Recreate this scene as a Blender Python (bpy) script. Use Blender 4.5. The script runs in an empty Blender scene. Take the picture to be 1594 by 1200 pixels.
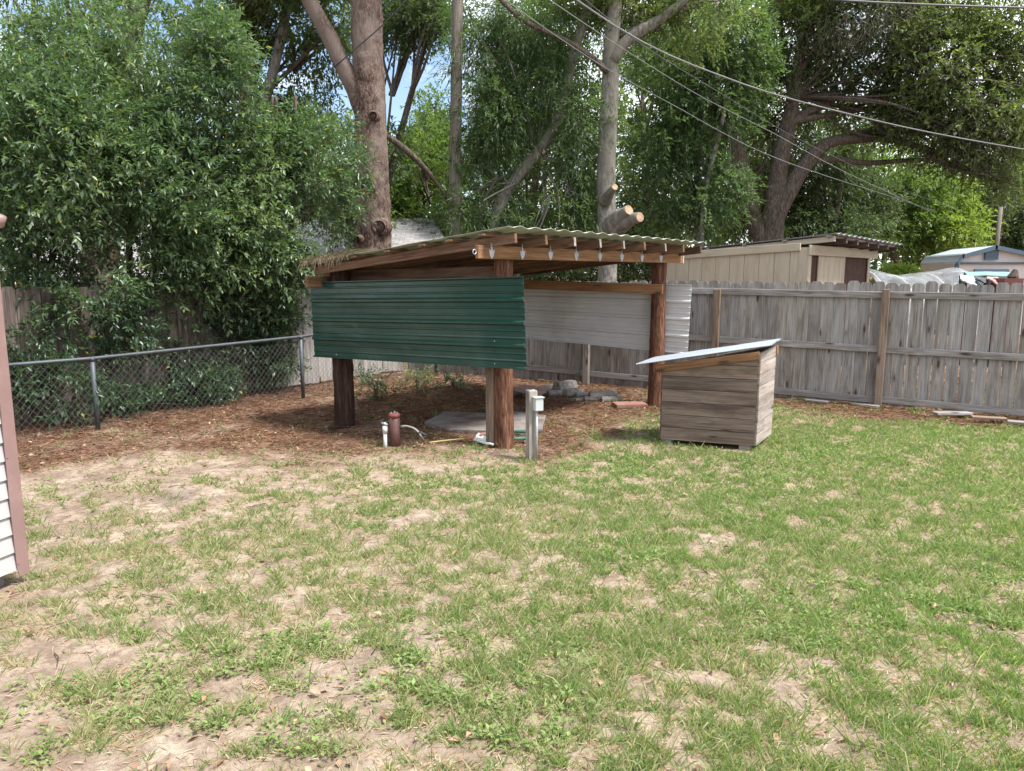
import bpy, bmesh, math, random
import numpy as np
from mathutils import Vector, Matrix
rng = np.random.default_rng(7); random.seed(7)
sc = bpy.context.scene; COL = sc.collection
# ---------------------------------------------------------------- camera, sky, sun, exposure
F, HZ, H = 1170.0, 420.0, 1.8
TH = math.atan((600-HZ)/F); CS, SN = math.cos(TH), math.sin(TH)
cam = bpy.data.cameras.new('camera'); cam.sensor_width = 36; cam.lens = 36*F/1594; cam.clip_end = 1500; cam.clip_start = .05
co = bpy.data.objects.new('camera', cam); COL.objects.link(co)
co.location = (0, 0, H); co.rotation_euler = (math.pi/2-TH, 0, 0); sc.camera = co
SUN_EL, SUN_AZ = 60, 115          # azimuth measured clockwise from +y (straight ahead) towards +x (right)
w = bpy.data.worlds.new('World'); sc.world = w; w.use_nodes = True
nt = w.node_tree; nt.nodes.clear()
def N(t, typ, **k):
    n = t.nodes.new(typ)
    for a, v in k.items():
        if a in n.inputs: n.inputs[a].default_value = v
        else: setattr(n, a, v)
    return n
out = N(nt, 'ShaderNodeOutputWorld'); bg = N(nt, 'ShaderNodeBackground'); bg.inputs[1].default_value = .115
sky = N(nt, 'ShaderNodeTexSky', sky_type='NISHITA', sun_disc=False)
sky.sun_elevation = math.radians(SUN_EL); sky.sun_rotation = math.radians(SUN_AZ)
tc = N(nt, 'ShaderNodeTexCoord'); mp = N(nt, 'ShaderNodeMapping'); mp.inputs['Scale'].default_value = (1, 1, 2.2); mp.inputs['Location'].default_value = (.35, .1, .4)
nz = N(nt, 'ShaderNodeTexNoise'); nz.inputs['Scale'].default_value = 2.6; nz.inputs['Detail'].default_value = 9; nz.inputs['Roughness'].default_value = .58
rp = N(nt, 'ShaderNodeValToRGB'); rp.color_ramp.elements[0].position = .41; rp.color_ramp.elements[1].position = .53
mx = N(nt, 'ShaderNodeMixRGB'); mx.inputs[2].default_value = (8.2, 8.4, 8.8, 1)
L = nt.links.new
L(tc.outputs['Generated'], mp.inputs[0]); L(mp.outputs[0], nz.inputs[0]); L(nz.outputs[0], rp.inputs[0]); L(rp.outputs[0], mx.inputs[0])
L(sky.outputs[0], mx.inputs[1]); L(mx.outputs[0], bg.inputs[0]); L(bg.outputs[0], out.inputs[0])
sd = bpy.data.lights.new('sun', 'SUN'); sd.energy = 4.0; sd.angle = math.radians(9); sd.color = (1, .96, .9)
so = bpy.data.objects.new('sun', sd); COL.objects.link(so)
az, el = math.radians(SUN_AZ), math.radians(SUN_EL)
sv = Vector((math.sin(az)*math.cos(el), math.cos(az)*math.cos(el), math.sin(el)))
so.rotation_euler = sv.to_track_quat('Z', 'Y').to_euler()
vs = sc.view_settings; vs.view_transform = 'Standard'; vs.look = 'None'; vs.gamma = 1; vs.use_curve_mapping = False
vs.exposure = 1.12
sc.cycles.max_bounces = 8; sc.cycles.transparent_max_bounces = 8; sc.cycles.use_denoising = True

# ---------------------------------------------------------------- layout helpers (surveying: a sight line and a distance give a place)
def ray(u, v):
    a, b = (u-797)/F, (600-v)/F
    return np.array([a, b*SN+CS, b*CS-SN])
def G(u, v, z=0.):
    d = ray(u, v); t = (z-H)/d[2]; return np.array([0, 0, H])+d*t
def P(u, v, Y):
    d = ray(u, v); return np.array([0, 0, H])+d*(Y/d[1])
def Zat(y, v):
    k = (600-v)/F; return H+y*(k*CS-SN)/(CS+k*SN)
def on_line(u, A, B):     # point of the vertical plane A-B seen at column u at ground height (approx. column at horizon)
    a = (u-797)/F*1.0
    A = np.array(A[:2], float); B = np.array(B[:2], float); D = B-A
    k = a*CS                      # x = k*y (at eye level)
    t = (k*A[1]-A[0])/(D[0]-k*D[1]); return A+D*t
def proj(x, y, z=0):
    w_ = y*CS-(z-H)*SN; return 797+F*x/w_, 600-F*(y*SN+(z-H)*CS)/w_
V = lambda *a: np.array(a, float)
def nrm(a):
    a = np.asarray(a, float); return a/(np.linalg.norm(a, axis=-1, keepdims=True)+1e-9)

def vnoise(p, seed=0):
    p = np.asarray(p, float)
    if p.shape[-1] == 2: p = np.concatenate([p, np.zeros(p.shape[:-1]+(1,))], -1)
    i = np.floor(p).astype(np.int64); f = p-i; f = f*f*(3-2*f); r = 0
    for dx in (0, 1):
        for dy in (0, 1):
            for dz in (0, 1):
                h = ((i[..., 0]+dx)*374761393+(i[..., 1]+dy)*668265263+(i[..., 2]+dz)*1274126177+seed*974711) & 0xffffffff
                h = ((h ^ (h >> 13))*1103515245) & 0xffffffff; h = ((h ^ (h >> 15))*2246822519) & 0xffffffff; h = (h ^ (h >> 16))/4294967295.
                r = r+h*(f[..., 0] if dx else 1-f[..., 0])*(f[..., 1] if dy else 1-f[..., 1])*(f[..., 2] if dz else 1-f[..., 2])
    return r
def fbm(p, seed=0, o=3):
    r = 0; a = .5; p = np.asarray(p, float); s = 0
    for k in range(o): r = r+a*vnoise(p*2**k, seed+k*17); s += a; a *= .5
    return r/s

# ---------------------------------------------------------------- materials
MATS = {}
def newmat(name):
    m = bpy.data.materials.new(name); m.use_nodes = True; t = m.node_tree; t.nodes.clear()
    o = N(t, 'ShaderNodeOutputMaterial'); b = N(t, 'ShaderNodeBsdfPrincipled'); t.links.new(b.outputs[0], o.inputs[0]); MATS[name] = m
    return m, t, b, o
def ramp(t, fac, cols, pos=None):
    r = N(t, 'ShaderNodeValToRGB'); e = r.color_ramp.elements
    pos = pos or [i/(len(cols)-1) for i in range(len(cols))]
    while len(e) < len(cols): e.new(.5)
    for k, (c, p) in enumerate(zip(cols, pos)): e[k].position = p; e[k].color = (*c, 1)
    t.links.new(fac, r.inputs[0]); return r.outputs[0]
def coords(t, scale, rnd=True, kind='Object'):
    c = N(t, 'ShaderNodeTexCoord'); m = N(t, 'ShaderNodeMapping'); m.inputs['Scale'].default_value = scale
    if rnd:
        oi = N(t, 'ShaderNodeObjectInfo'); mu = N(t, 'ShaderNodeMath', operation='MULTIPLY'); mu.inputs[1].default_value = 57.3
        t.links.new(oi.outputs['Random'], mu.inputs[0]); cx = N(t, 'ShaderNodeCombineXYZ')
        for k in range(3): t.links.new(mu.outputs[0], cx.inputs[k])
        ad = N(t, 'ShaderNodeVectorMath', operation='ADD'); t.links.new(c.outputs[kind], ad.inputs[0]); t.links.new(cx.outputs[0], ad.inputs[1])
        t.links.new(ad.outputs[0], m.inputs[0])
    else: t.links.new(c.outputs[kind], m.inputs[0])
    return m.outputs[0]
def noise(t, vec, scale, detail=4, rough=.55, dist=0):
    n = N(t, 'ShaderNodeTexNoise'); n.inputs['Scale'].default_value = scale; n.inputs['Detail'].default_value = detail
    n.inputs['Roughness'].default_value = rough; n.inputs['Distortion'].default_value = dist; t.links.new(vec, n.inputs[0]); return n.outputs[0]
def mixc(t, f, a, b, mode='MIX'):
    m = N(t, 'ShaderNodeMixRGB', blend_type=mode)
    for i, x in enumerate((f, a, b)):
        if isinstance(x, (int, float)): m.inputs[i].default_value = x
        elif isinstance(x, tuple): m.inputs[i].default_value = (*x, 1)
        else: t.links.new(x, m.inputs[i])
    return m.outputs[0]
def bump(t, b, h, s=.5, d=.01):
    n = N(t, 'ShaderNodeBump'); n.inputs['Strength'].default_value = s; n.inputs['Distance'].default_value = d
    t.links.new(h, n.inputs['Height']); t.links.new(n.outputs[0], b.inputs['Normal'])
def wood(name, cols, knots=True, grain=60, spread=.5, rough=.85, dirt=(.05, .04, .035)):
    """grain along local X"""
    m, t, b, o = newmat(name)
    v = coords(t, (2.6, grain*1.6, grain*1.6)); g = noise(t, v, 1, 8, .68, .5)
    v2 = coords(t, (1.1, 13, 13)); g2 = noise(t, v2, 1, 4, .6, .5)
    s = mixc(t, .42, g, g2); c = ramp(t, s, cols, [.37+.25*i/(len(cols)-1) for i in range(len(cols))])
    oi = N(t, 'ShaderNodeObjectInfo'); rr = ramp(t, oi.outputs['Random'], [(1-spread,)*3, (1, .97, .93), (1-spread*.5, 1-spread*.5, 1-spread*.45), (1+spread*.3,)*3])
    c = mixc(t, 1., c, rr, 'MULTIPLY')
    v4 = coords(t, (1.2, 5, 5)); st = noise(t, v4, 1.6, 4, .65, .2)
    c = mixc(t, ramp(t, st, [(0, 0, 0), (.75,)*3], [.5, .72]), c, dirt)
    if knots:
        v3 = coords(t, (2.2, 8, 8)); vo = N(t, 'ShaderNodeTexVoronoi'); vo.inputs['Scale'].default_value = 1.; t.links.new(v3, vo.inputs[0])
        k = ramp(t, vo.outputs['Distance'], [(1, 1, 1), (.2, .2, .2), (0, 0, 0)], [.09, .16, .25]); c = mixc(t, k, c, (.06, .04, .028))
    t.links.new(c, b.inputs['Base Color']); b.inputs['Roughness'].default_value = rough; b.inputs['Specular IOR Level'].default_value = .25
    bump(t, b, g, .7, .004); return m
wood('grey_fence_wood', [(.115, .10, .092), (.215, .20, .19), (.30, .285, .272), (.37, .355, .34)], spread=.25, grain=55, dirt=(.125, .095, .078))
wood('shade_toned_fence_wood', [(.05, .038, .032), (.12, .095, .082), (.21, .18, .16)], spread=.4, dirt=(.03, .022, .018))  # darker fence wood: laurel shade is put into these wood and dirt colours
wood('post_wood', [(.085, .055, .04), (.19, .135, .10), (.30, .23, .18)], spread=.15)
wood('grey_post_wood', [(.14, .12, .10), (.31, .28, .25), (.43, .40, .36)], spread=.1)
wood('lumber', [(.06, .035, .024), (.16, .092, .056), (.26, .155, .095)], spread=.35, dirt=(.035, .022, .017))
wood('fresh_lumber', [(.13, .07, .035), (.26, .14, .07), (.37, .215, .115)], spread=.15, dirt=(.12, .06, .03))
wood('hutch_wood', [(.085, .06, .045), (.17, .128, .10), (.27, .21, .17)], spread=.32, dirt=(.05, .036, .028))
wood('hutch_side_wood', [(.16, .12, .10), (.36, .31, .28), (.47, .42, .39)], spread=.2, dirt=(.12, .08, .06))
wood('log_face', [(.14, .12, .10), (.3, .28, .26), (.42, .4, .38)], spread=.3)
wood('tan_painted_wood', [(.36, .31, .235), (.41, .36, .275), (.44, .39, .3)], knots=False, spread=.03, dirt=(.3, .25, .185), rough=.7)
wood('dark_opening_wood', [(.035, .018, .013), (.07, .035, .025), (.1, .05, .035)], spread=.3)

def bark(name, cols, sc1=(9, 9, 2.2), plate=True, bs=1., rnd=False, lichen=None):
    m, t, b, o = newmat(name); v = coords(t, sc1, rnd)
    n = noise(t, v, 1.5, 6, .65, .4)
    vo = N(t, 'ShaderNodeTexVoronoi', feature='DISTANCE_TO_EDGE'); vo.inputs['Scale'].default_value = 1.4
    wv = N(t, 'ShaderNodeVectorMath', operation='ADD'); nn = N(t, 'ShaderNodeTexNoise'); nn.inputs['Scale'].default_value = 1.3; nn.inputs['Detail'].default_value = 4; t.links.new(v, nn.inputs[0]); sc_ = N(t, 'ShaderNodeVectorMath', operation='SCALE'); sc_.inputs['Scale'].default_value = 1.6; t.links.new(nn.outputs['Color'], sc_.inputs[0]); t.links.new(v, wv.inputs[0]); t.links.new(sc_.outputs[0], wv.inputs[1]); wv = wv.outputs[0]; t.links.new(wv, vo.inputs[0])
    e = ramp(t, vo.outputs['Distance'], [(.25, .25, .25), (.62, .62, .62)], [.0, .22 if plate else .1])
    n = mixc(t, .5, n, noise(t, coords(t, (sc1[0]*3.5, sc1[1]*3.5, sc1[2]*2.2), rnd), 1.5, 5, .7))
    h = mixc(t, .72 if plate else .85, e, n); c = ramp(t, h, cols, [.36+.26*i/(len(cols)-1) for i in range(len(cols))])
    if lichen:
        v2 = coords(t, (1.4, 1.4, .5), rnd); c = mixc(t, ramp(t, noise(t, v2, 1.2, 5, .6), [(0, 0, 0), (.85,)*3], [.47, .6]), c, lichen)
    t.links.new(c, b.inputs['Base Color']); b.inputs['Roughness'].default_value = .95; b.inputs['Specular IOR Level'].default_value = .1
    bump(t, b, h, bs, .04); return m
bark('pine_bark', [(.022, .015, .013), (.07, .046, .037), (.15, .105, .085), (.25, .19, .165)], (17, 17, 6), lichen=(.19, .15, .13))
bark('oak_bark', [(.035, .028, .022), (.1, .08, .065), (.18, .155, .13)], (14, 14, 3))
bark('grey_bark', [(.05, .046, .04), (.15, .14, .122), (.28, .262, .235)], (5, 5, 2.2), False, .5, lichen=(.15, .14, .115))
bark('pole_bark', [(.06, .05, .042), (.16, .14, .12), (.24, .215, .19)], (40, 40, 1.2), False, .5)
bark('log_red', [(.022, .014, .011), (.075, .038, .027), (.15, .07, .043), (.26, .15, .105)], (16, 16, 2.2), False, .8)
bark('log_dark', [(.012, .008, .007), (.032, .018, .015), (.085, .052, .04)], (16, 16, 1.2), False, .6)
bark('firewood_bark', [(.08, .07, .062), (.22, .20, .185), (.36, .335, .31)], (8, 30, 30), False, .6, True)

def flat(name, col, rough=.6, metal=0, var=.15, scale=6, bmp=0, spec=.4, dirt=None, dirtpos=(.5, .7)):
    m, t, b, o = newmat(name); v = coords(t, (1, 1, 1)); n = noise(t, v, scale, 5, .6)
    c = ramp(t, n, [tuple(x*(1-var) for x in col), tuple(min(1, x*(1+var)) for x in col)], [.3, .7])
    if dirt: c = mixc(t, ramp(t, noise(t, v, scale*.37, 6, .65), [(0, 0, 0), (.9,)*3], list(dirtpos)), c, dirt)
    t.links.new(c, b.inputs['Base Color']); b.inputs['Roughness'].default_value = rough; b.inputs['Metallic'].default_value = metal
    b.inputs['Specular IOR Level'].default_value = spec
    if bmp: bump(t, b, noise(t, v, scale*6, 4), bmp, .01)
    return m
flat('green_metal', (.015, .05, .038), .22, 0, .12, 3, dirt=(.045, .085, .07), dirtpos=(.5, .8))
flat('white_metal', (.52, .525, .53), .38, .1, .07, 3, dirt=(.33, .31, .28), dirtpos=(.5, .8))
flat('roof_sheet', (.36, .42, .34), .55, 0, .12, 2, dirt=(.24, .19, .12), dirtpos=(.45, .7))
flat('hutch_roof_metal', (.34, .37, .41), .45, .3, .05, 3)
flat('galvanised', (.36, .38, .4), .5, .6, .15, 20)
flat('chain_steel', (.07, .08, .09), .55, .3, .2, 9)
flat('box_metal', (.44, .46, .46), .5, .1, .08, 9)
flat('white_pvc', (.62, .62, .6), .45, 0, .08, 9, dirt=(.35, .3, .24))
flat('brown_pipe', (.085, .035, .03), .55, 0, .2, 9, dirt=(.14, .085, .07))
flat('red_cap', (.2, .05, .045), .5, 0, .15, 12)
flat('black_plastic', (.02, .02, .022), .5)
flat('grey_hose', (.3, .3, .29), .5)
flat('green_hose', (.03, .13, .10), .45)
flat('yellow_plastic', (.45, .40, .13), .5)
flat('concrete', (.19, .175, .165), .92, 0, .2, 7, .4, .15, dirt=(.12, .075, .05), dirtpos=(.46, .62))
flat('brick_red', (.25, .13, .105), .9, 0, .15, 14, .4, .15, dirt=(.28, .2, .17))
flat('brick_dusty', (.34, .21, .19), .9, 0, .12, 14, .4, .15, dirt=(.3, .25, .23))
flat('grey_stone', (.26, .24, .22), .9, 0, .2, 9, .5, .15)
flat('white_siding', (.38, .365, .365), .5, 0, .04, 5, dirt=(.5, .46, .43), dirtpos=(.55, .85))
flat('pink_trim', (.22, .14, .13), .42, 0, .1, 5, dirt=(.33, .22, .2), dirtpos=(.5, .7))
flat('rusty_pink', (.30, .13, .11), .6, 0, .2, 14)
flat('neighbour_wall', (.50, .45, .37), .7, 0, .05, 3)
flat('white_fascia', (.66, .65, .62), .6, 0, .04, 3)
flat('barn_wall', (.56, .52, .50), .7, 0, .05, 3)
flat('slate_trim', (.07, .11, .15), .6, 0, .08, 3)
flat('barn_roof', (.40, .45, .49), .4, .1, .05, 3)
flat('teal_sheet', (.17, .29, .27), .5, 0, .15, 5)
flat('faded_pink', (.45, .27, .25), .6, 0, .15, 5)
flat('dark_red', (.11, .035, .03), .6, 0, .15, 5)
flat('dark_grey', (.05, .05, .055), .6, 0, .15, 5)
m, t, b, o = newmat('cut_wood'); v = coords(t, (1, 1, 1), False); n_ = noise(t, v, 16, 5, .7); c = ramp(t, n_, [(.16, .09, .055), (.34, .22, .14), (.42, .30, .2)], [.35, .5, .65])
t.links.new(c, b.inputs['Base Color']); b.inputs['Roughness'].default_value = .9
flat('cable_black', (.07, .07, .075), .5)
flat('cable_light', (.16, .16, .165), .5)
flat('glass_dark', (.03, .035, .04), .15)
flat('cone_brown', (.06, .04, .03), .8)
m, t, b, o = newmat('grey_shingles')
v = coords(t, (1, 1, 1), False); br = N(t, 'ShaderNodeTexBrick'); br.inputs['Scale'].default_value = 1; br.inputs['Brick Width'].default_value = .3
br.inputs['Row Height'].default_value = .14; br.inputs['Mortar Size'].default_value = .008
br.inputs['Color1'].default_value = (.20, .19, .195, 1); br.inputs['Color2'].default_value = (.33, .315, .31, 1); br.inputs['Mortar'].default_value = (.1, .1, .1, 1)
t.links.new(v, br.inputs[0]); t.links.new(mixc(t, .4, br.outputs[0], noise(t, v, 25, 4), 'OVERLAY'), b.inputs['Base Color']); b.inputs['Roughness'].default_value = .95
m, t, b, o = newmat('plastic_film')
b.inputs['Base Color'].default_value = (.36, .39, .42, 1); b.inputs['Roughness'].default_value = .3
tr = N(t, 'ShaderNodeBsdfTransparent'); ms = N(t, 'ShaderNodeMixShader'); v = coords(t, (1, 1, 1), False)
t.links.new(ramp(t, noise(t, v, 3, 5), [(.22,)*3, (.6,)*3], [.35, .7]), ms.inputs[0]); t.links.new(tr.outputs[0], ms.inputs[1]); t.links.new(b.outputs[0], ms.inputs[2]); t.links.new(ms.outputs[0], o.inputs[0])

def leafmat(name, cols, trans=.35, rough=.45, spec=.4, tcol=1.5):
    """each leaf has its own fixed tint (face attribute)"""
    m, t, b, o = newmat(name); a = N(t, 'ShaderNodeAttribute', attribute_name='tint')
    c = ramp(t, a.outputs['Fac'], cols); t.links.new(c, b.inputs['Base Color']); b.inputs['Roughness'].default_value = rough
    b.inputs['Specular IOR Level'].default_value = spec
    tl = N(t, 'ShaderNodeBsdfTranslucent'); c2 = mixc(t, 1., c, (tcol*1.1, tcol*1.25, tcol*.55), 'MULTIPLY'); t.links.new(c2, tl.inputs[0])
    ms = N(t, 'ShaderNodeMixShader'); ms.inputs[0].default_value = trans
    t.links.new(b.outputs[0], ms.inputs[1]); t.links.new(tl.outputs[0], ms.inputs[2]); t.links.new(ms.outputs[0], o.inputs[0]); return m
leafmat('laurel_leaf', [(.026, .05, .031), (.056, .098, .054), (.105, .158, .082), (.20, .25, .125), (.33, .31, .08)], .32, .36, .5)
leafmat('oak_leaf', [(.034, .05, .026), (.07, .095, .044), (.125, .15, .062), (.22, .235, .09)], .5, .5)
leafmat('willow_leaf', [(.03, .056, .03), (.06, .10, .046), (.105, .152, .063), (.19, .24, .095)], .42, .5)
leafmat('bright_leaf', [(.035, .065, .022), (.07, .115, .032), (.12, .17, .048), (.19, .24, .07)], .45, .5)
leafmat('dark_leaf', [(.022, .038, .022), (.042, .065, .032), (.075, .10, .045), (.15, .175, .07)], .4, .5)
leafmat('yellow_leaf', [(.12, .17, .035), (.18, .24, .05), (.26, .31, .07)], .4, .5)
leafmat('moss_strand', [(.10, .10, .075), (.16, .155, .12), (.22, .21, .17)], .3, .9, .1, 1.)
leafmat('grass_blade', [(.5, .43, .3), (.42, .38, .24), (.2, .26, .11), (.135, .21, .066), (.18, .28, .085), (.26, .36, .14)], .4, .5, .3, 1.25)
leafmat('weed_leaf', [(.125, .18, .06), (.18, .25, .08), (.26, .33, .12)], .35, .5, .3, 1.3)
leafmat('litter_strand', [(.075, .042, .028), (.17, .09, .055), (.28, .16, .10), (.38, .26, .175), (.42, .35, .27)], .03, .8, .2, 1.)
leafmat('dry_straw', [(.17, .13, .085), (.28, .225, .155), (.4, .34, .25)], .03, .8, .2, 1.)

# ---------------------------------------------------------------- mesh helpers
ORG = {}
def org(p): return ORG.get(p.name, V(0, 0, 0)) if p is not None else V(0, 0, 0)
def link(o, parent):
    COL.objects.link(o)
    if parent is not None: o.parent = parent
    return o
def thing(name, label, cat, loc=(0, 0, 0), group=None):
    o = bpy.data.objects.new(name, None); COL.objects.link(o); o.empty_display_size = .2; o.location = tuple(float(x) for x in loc)
    o['label'] = label; o['category'] = cat
    if group: o['group'] = group
    ORG[o.name] = V(*[float(x) for x in loc]); return o
def tag(o, label, cat, group=None):
    o['label'] = label; o['category'] = cat
    if group: o['group'] = group
    return o
def mesh_raw(name, v, faces, smooth=False):
    me = bpy.data.meshes.new(name); me.from_pydata([tuple(x) for x in np.asarray(v, float)], [], faces)
    if smooth: me.polygons.foreach_set('use_smooth', [True]*len(me.polygons))
    me.update(); return me
def place(name, me, mat, parent, M=None):
    """M maps mesh coordinates to the world (4x4 numpy)"""
    if mat and not me.materials: me.materials.append(MATS[mat])
    o = bpy.data.objects.new(name, me); link(o, parent)
    M = np.eye(4) if M is None else M.copy(); M[:3, 3] -= org(parent); o.matrix_local = Matrix(M.tolist()); return o
class MB:
    def __init__(s): s.v = []; s.f = []; s.n = 0
    def add(s, v, f):
        v = np.asarray(v, float).reshape(-1, 3); s.v.append(v); s.f += [tuple(i+s.n for i in q) for q in f]; s.n += len(v)
    def hexa(s, p):   # 8 points, bottom ring 0-3 ccw, top ring 4-7
        s.add(p, [(3, 2, 1, 0), (4, 5, 6, 7), (0, 1, 5, 4), (1, 2, 6, 5), (2, 3, 7, 6), (3, 0, 4, 7)])
    def box(s, c, d, X=(1, 0, 0), Yv=(0, 1, 0), Z=(0, 0, 1)):
        c = V(*c); X, Yv, Z = nrm(X)*d[0]/2, nrm(Yv)*d[1]/2, nrm(Z)*d[2]/2
        s.hexa([c-X-Yv-Z, c+X-Yv-Z, c+X+Yv-Z, c-X+Yv-Z, c-X-Yv+Z, c+X-Yv+Z, c+X+Yv+Z, c-X+Yv+Z])
    def tube(s, pts, rad, seg=8, rough=0, freq=3, caps=True, sub=0, seed=0):
        pts = np.asarray(pts, float); rad = np.broadcast_to(np.asarray(rad, float), (len(pts),)).copy()
        if sub and len(pts) > 1:
            q = []; r = []
            n = len(pts)
            for i in range(n-1):
                p0, p1, p2, p3 = pts[max(i-1, 0)], pts[i], pts[i+1], pts[min(i+2, n-1)]
                m = max(2, int(np.linalg.norm(p2-p1)/sub))
                for k in range(m):
                    t = k/m; q.append(.5*((2*p1)+(p2-p0)*t+(2*p0-5*p1+4*p2-p3)*t*t+(3*p1-p0-3*p2+p3)*t**3)); r.append(rad[i]*(1-t)+rad[i+1]*t)
            q.append(pts[-1]); r.append(rad[-1]); pts = np.array(q); rad = np.array(r)
        n = len(pts); T = nrm(np.gradient(pts, axis=0)); a = V(0, 0, 1) if abs(T[0][2]) < .9 else V(1, 0, 0)
        U = nrm(np.cross(T[0], a)); ang = np.arange(seg)/seg*2*np.pi; vs_ = []
        for i in range(n):
            U = nrm(U-T[i]*np.dot(U, T[i])); W = np.cross(T[i], U)
            ring = np.outer(np.cos(ang), U)+np.outer(np.sin(ang), W)
            rr = np.full(seg, rad[i])
            if rough:
                rr = rr*(1+rough*2*(fbm((pts[i]+ring*max(rad[i], .02))*freq, seed, 3)-.5))
            vs_.append(pts[i]+ring*rr[:, None])
        f = [(i*seg+j, i*seg+(j+1) % seg, (i+1)*seg+(j+1) % seg, (i+1)*seg+j) for i in range(n-1) for j in range(seg)]
        if caps: f += [tuple(range(seg-1, -1, -1)), tuple((n-1)*seg+j for j in range(seg))]
        s.add(np.concatenate(vs_), f)
    def build(s, name, mat, parent=None, smooth=False, label=None):
        v = np.concatenate(s.v)-org(parent); me = mesh_raw(name, v, s.f, smooth); me.materials.append(MATS[mat])
        o = bpy.data.objects.new(name, me); link(o, parent)
        if label: o['label'] = label
        return o
def frame(a, b, up):
    X = nrm(V(*b)-V(*a)); Z = V(*up); Z = nrm(Z-X*np.dot(X, Z)); Y = np.cross(Z, X)
    M = np.eye(4); M[:3, 0] = X; M[:3, 1] = Y; M[:3, 2] = Z; M[:3, 3] = V(*a); return M
BC = {}
def board(parent, name, a, b, w_, t_, mat, up=(0, 0, 1), bev=.004):
    """a piece of lumber from a to b, w_ high along `up`, t_ thick; grain along its length"""
    Ln = float(np.linalg.norm(V(*b)-V(*a))); k = (round(Ln, 3), round(w_, 4), round(t_, 4), mat)
    if k not in BC:
        bm = bmesh.new(); bmesh.ops.create_cube(bm, size=1)
        for v_ in bm.verts: v_.co = ((v_.co.x+.5)*Ln, v_.co.y*t_, v_.co.z*w_)
        if bev: bmesh.ops.bevel(bm, geom=bm.edges[:], offset=bev, segments=1, affect='EDGES')
        me = bpy.data.meshes.new(name); bm.to_mesh(me); bm.free(); BC[k] = me
    return place(name, BC[k], mat, parent, frame(a, b, up))
def plate(parent, name, a, X, Z, poly, t_, mat, me=None):
    """outline poly [(x,z)] in the plane X,Z at a, extruded t_ along Z x X; grain along X"""
    M = frame(a, V(*a)+V(*X), Z)
    if me is None:
        n = len(poly); v_ = [(x, -t_/2, z) for x, z in poly]+[(x, t_/2, z) for x, z in poly]
        f = [tuple(range(n)), tuple(range(2*n-1, n-1, -1))]+[(i, i+n, (i+1) % n+n, (i+1) % n) for i in range(n)]
        me = mesh_raw(name, v_, f)
    return place(name, me, mat, parent, M)
def corrugated(parent, name, c00, c10, c01, c11, prof, mat, nl=14, thick=.003, side=1, dent=.004, seed=0):
    """sheet; ribs run c00->c10; prof = [(t,h)] across c00->c01"""
    c00, c10, c01, c11 = map(lambda c: V(*c), (c00, c10, c01, c11)); nn = nrm(np.cross(c10-c00, c01-c00))*side
    m_ = len(prof); rows = []
    for lay in (0, 1):
        for i in range(nl+1):
            s_ = i/nl
            for t_, h in prof:
                p = (c00*(1-s_)+c10*s_)*(1-t_)+(c01*(1-s_)+c11*s_)*t_
                d = dent*2*(fbm(np.array([[s_*5, t_*4, seed]]), seed)[0]-.5)
                rows.append(p+nn*(h+d-lay*thick))
    f = []; K = (nl+1)*m_
    for i in range(nl):
        for j in range(m_-1):
            a_ = i*m_+j; f.append((a_, a_+1, a_+m_+1, a_+m_)); f.append((K+a_+m_, K+a_+m_+1, K+a_+1, K+a_))
        for j in (0, m_-1): a_ = i*m_+j; f.append((a_, a_+m_, K+a_+m_, K+a_))
    for j in range(m_-1):
        for i in (0, nl): a_ = i*m_+j; f.append((a_, a_+1, K+a_+1, K+a_))
    me = mesh_raw(name, np.array(rows)-org(parent), f); me.materials.append(MATS[mat]); o = bpy.data.objects.new(name, me); return link(o, parent)
def ribprof(n, W, hM=.028, hm=.008, minors=2):
    pr = []
    for k in range(n+1):
        c = k*W/n; pts = [(c-.032, 0), (c-.010, hM), (c+.010, hM), (c+.026, 0)]
        if k == 0: pts = [(c, hM), (c+.010, hM), (c+.024, 0)]
        if k == n: pts = [(c-.024, 0), (c-.010, hM), (c, hM), (c+.0001, hM-.012)]
        pr += pts
        if k < n:
            for q in range(1, minors+1):
                d = c+q*W/n/(minors+1); pr += [(d-.014, 0), (d-.004, hm), (d+.004, hm), (d+.012, 0)]
    return [(p/W, h) for p, h in pr]
def waveprof(n, h=.012, k=4):
    return [(i/(n*k), h*math.sin(i/k*2*math.pi)) for i in range(n*k+1)]

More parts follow.
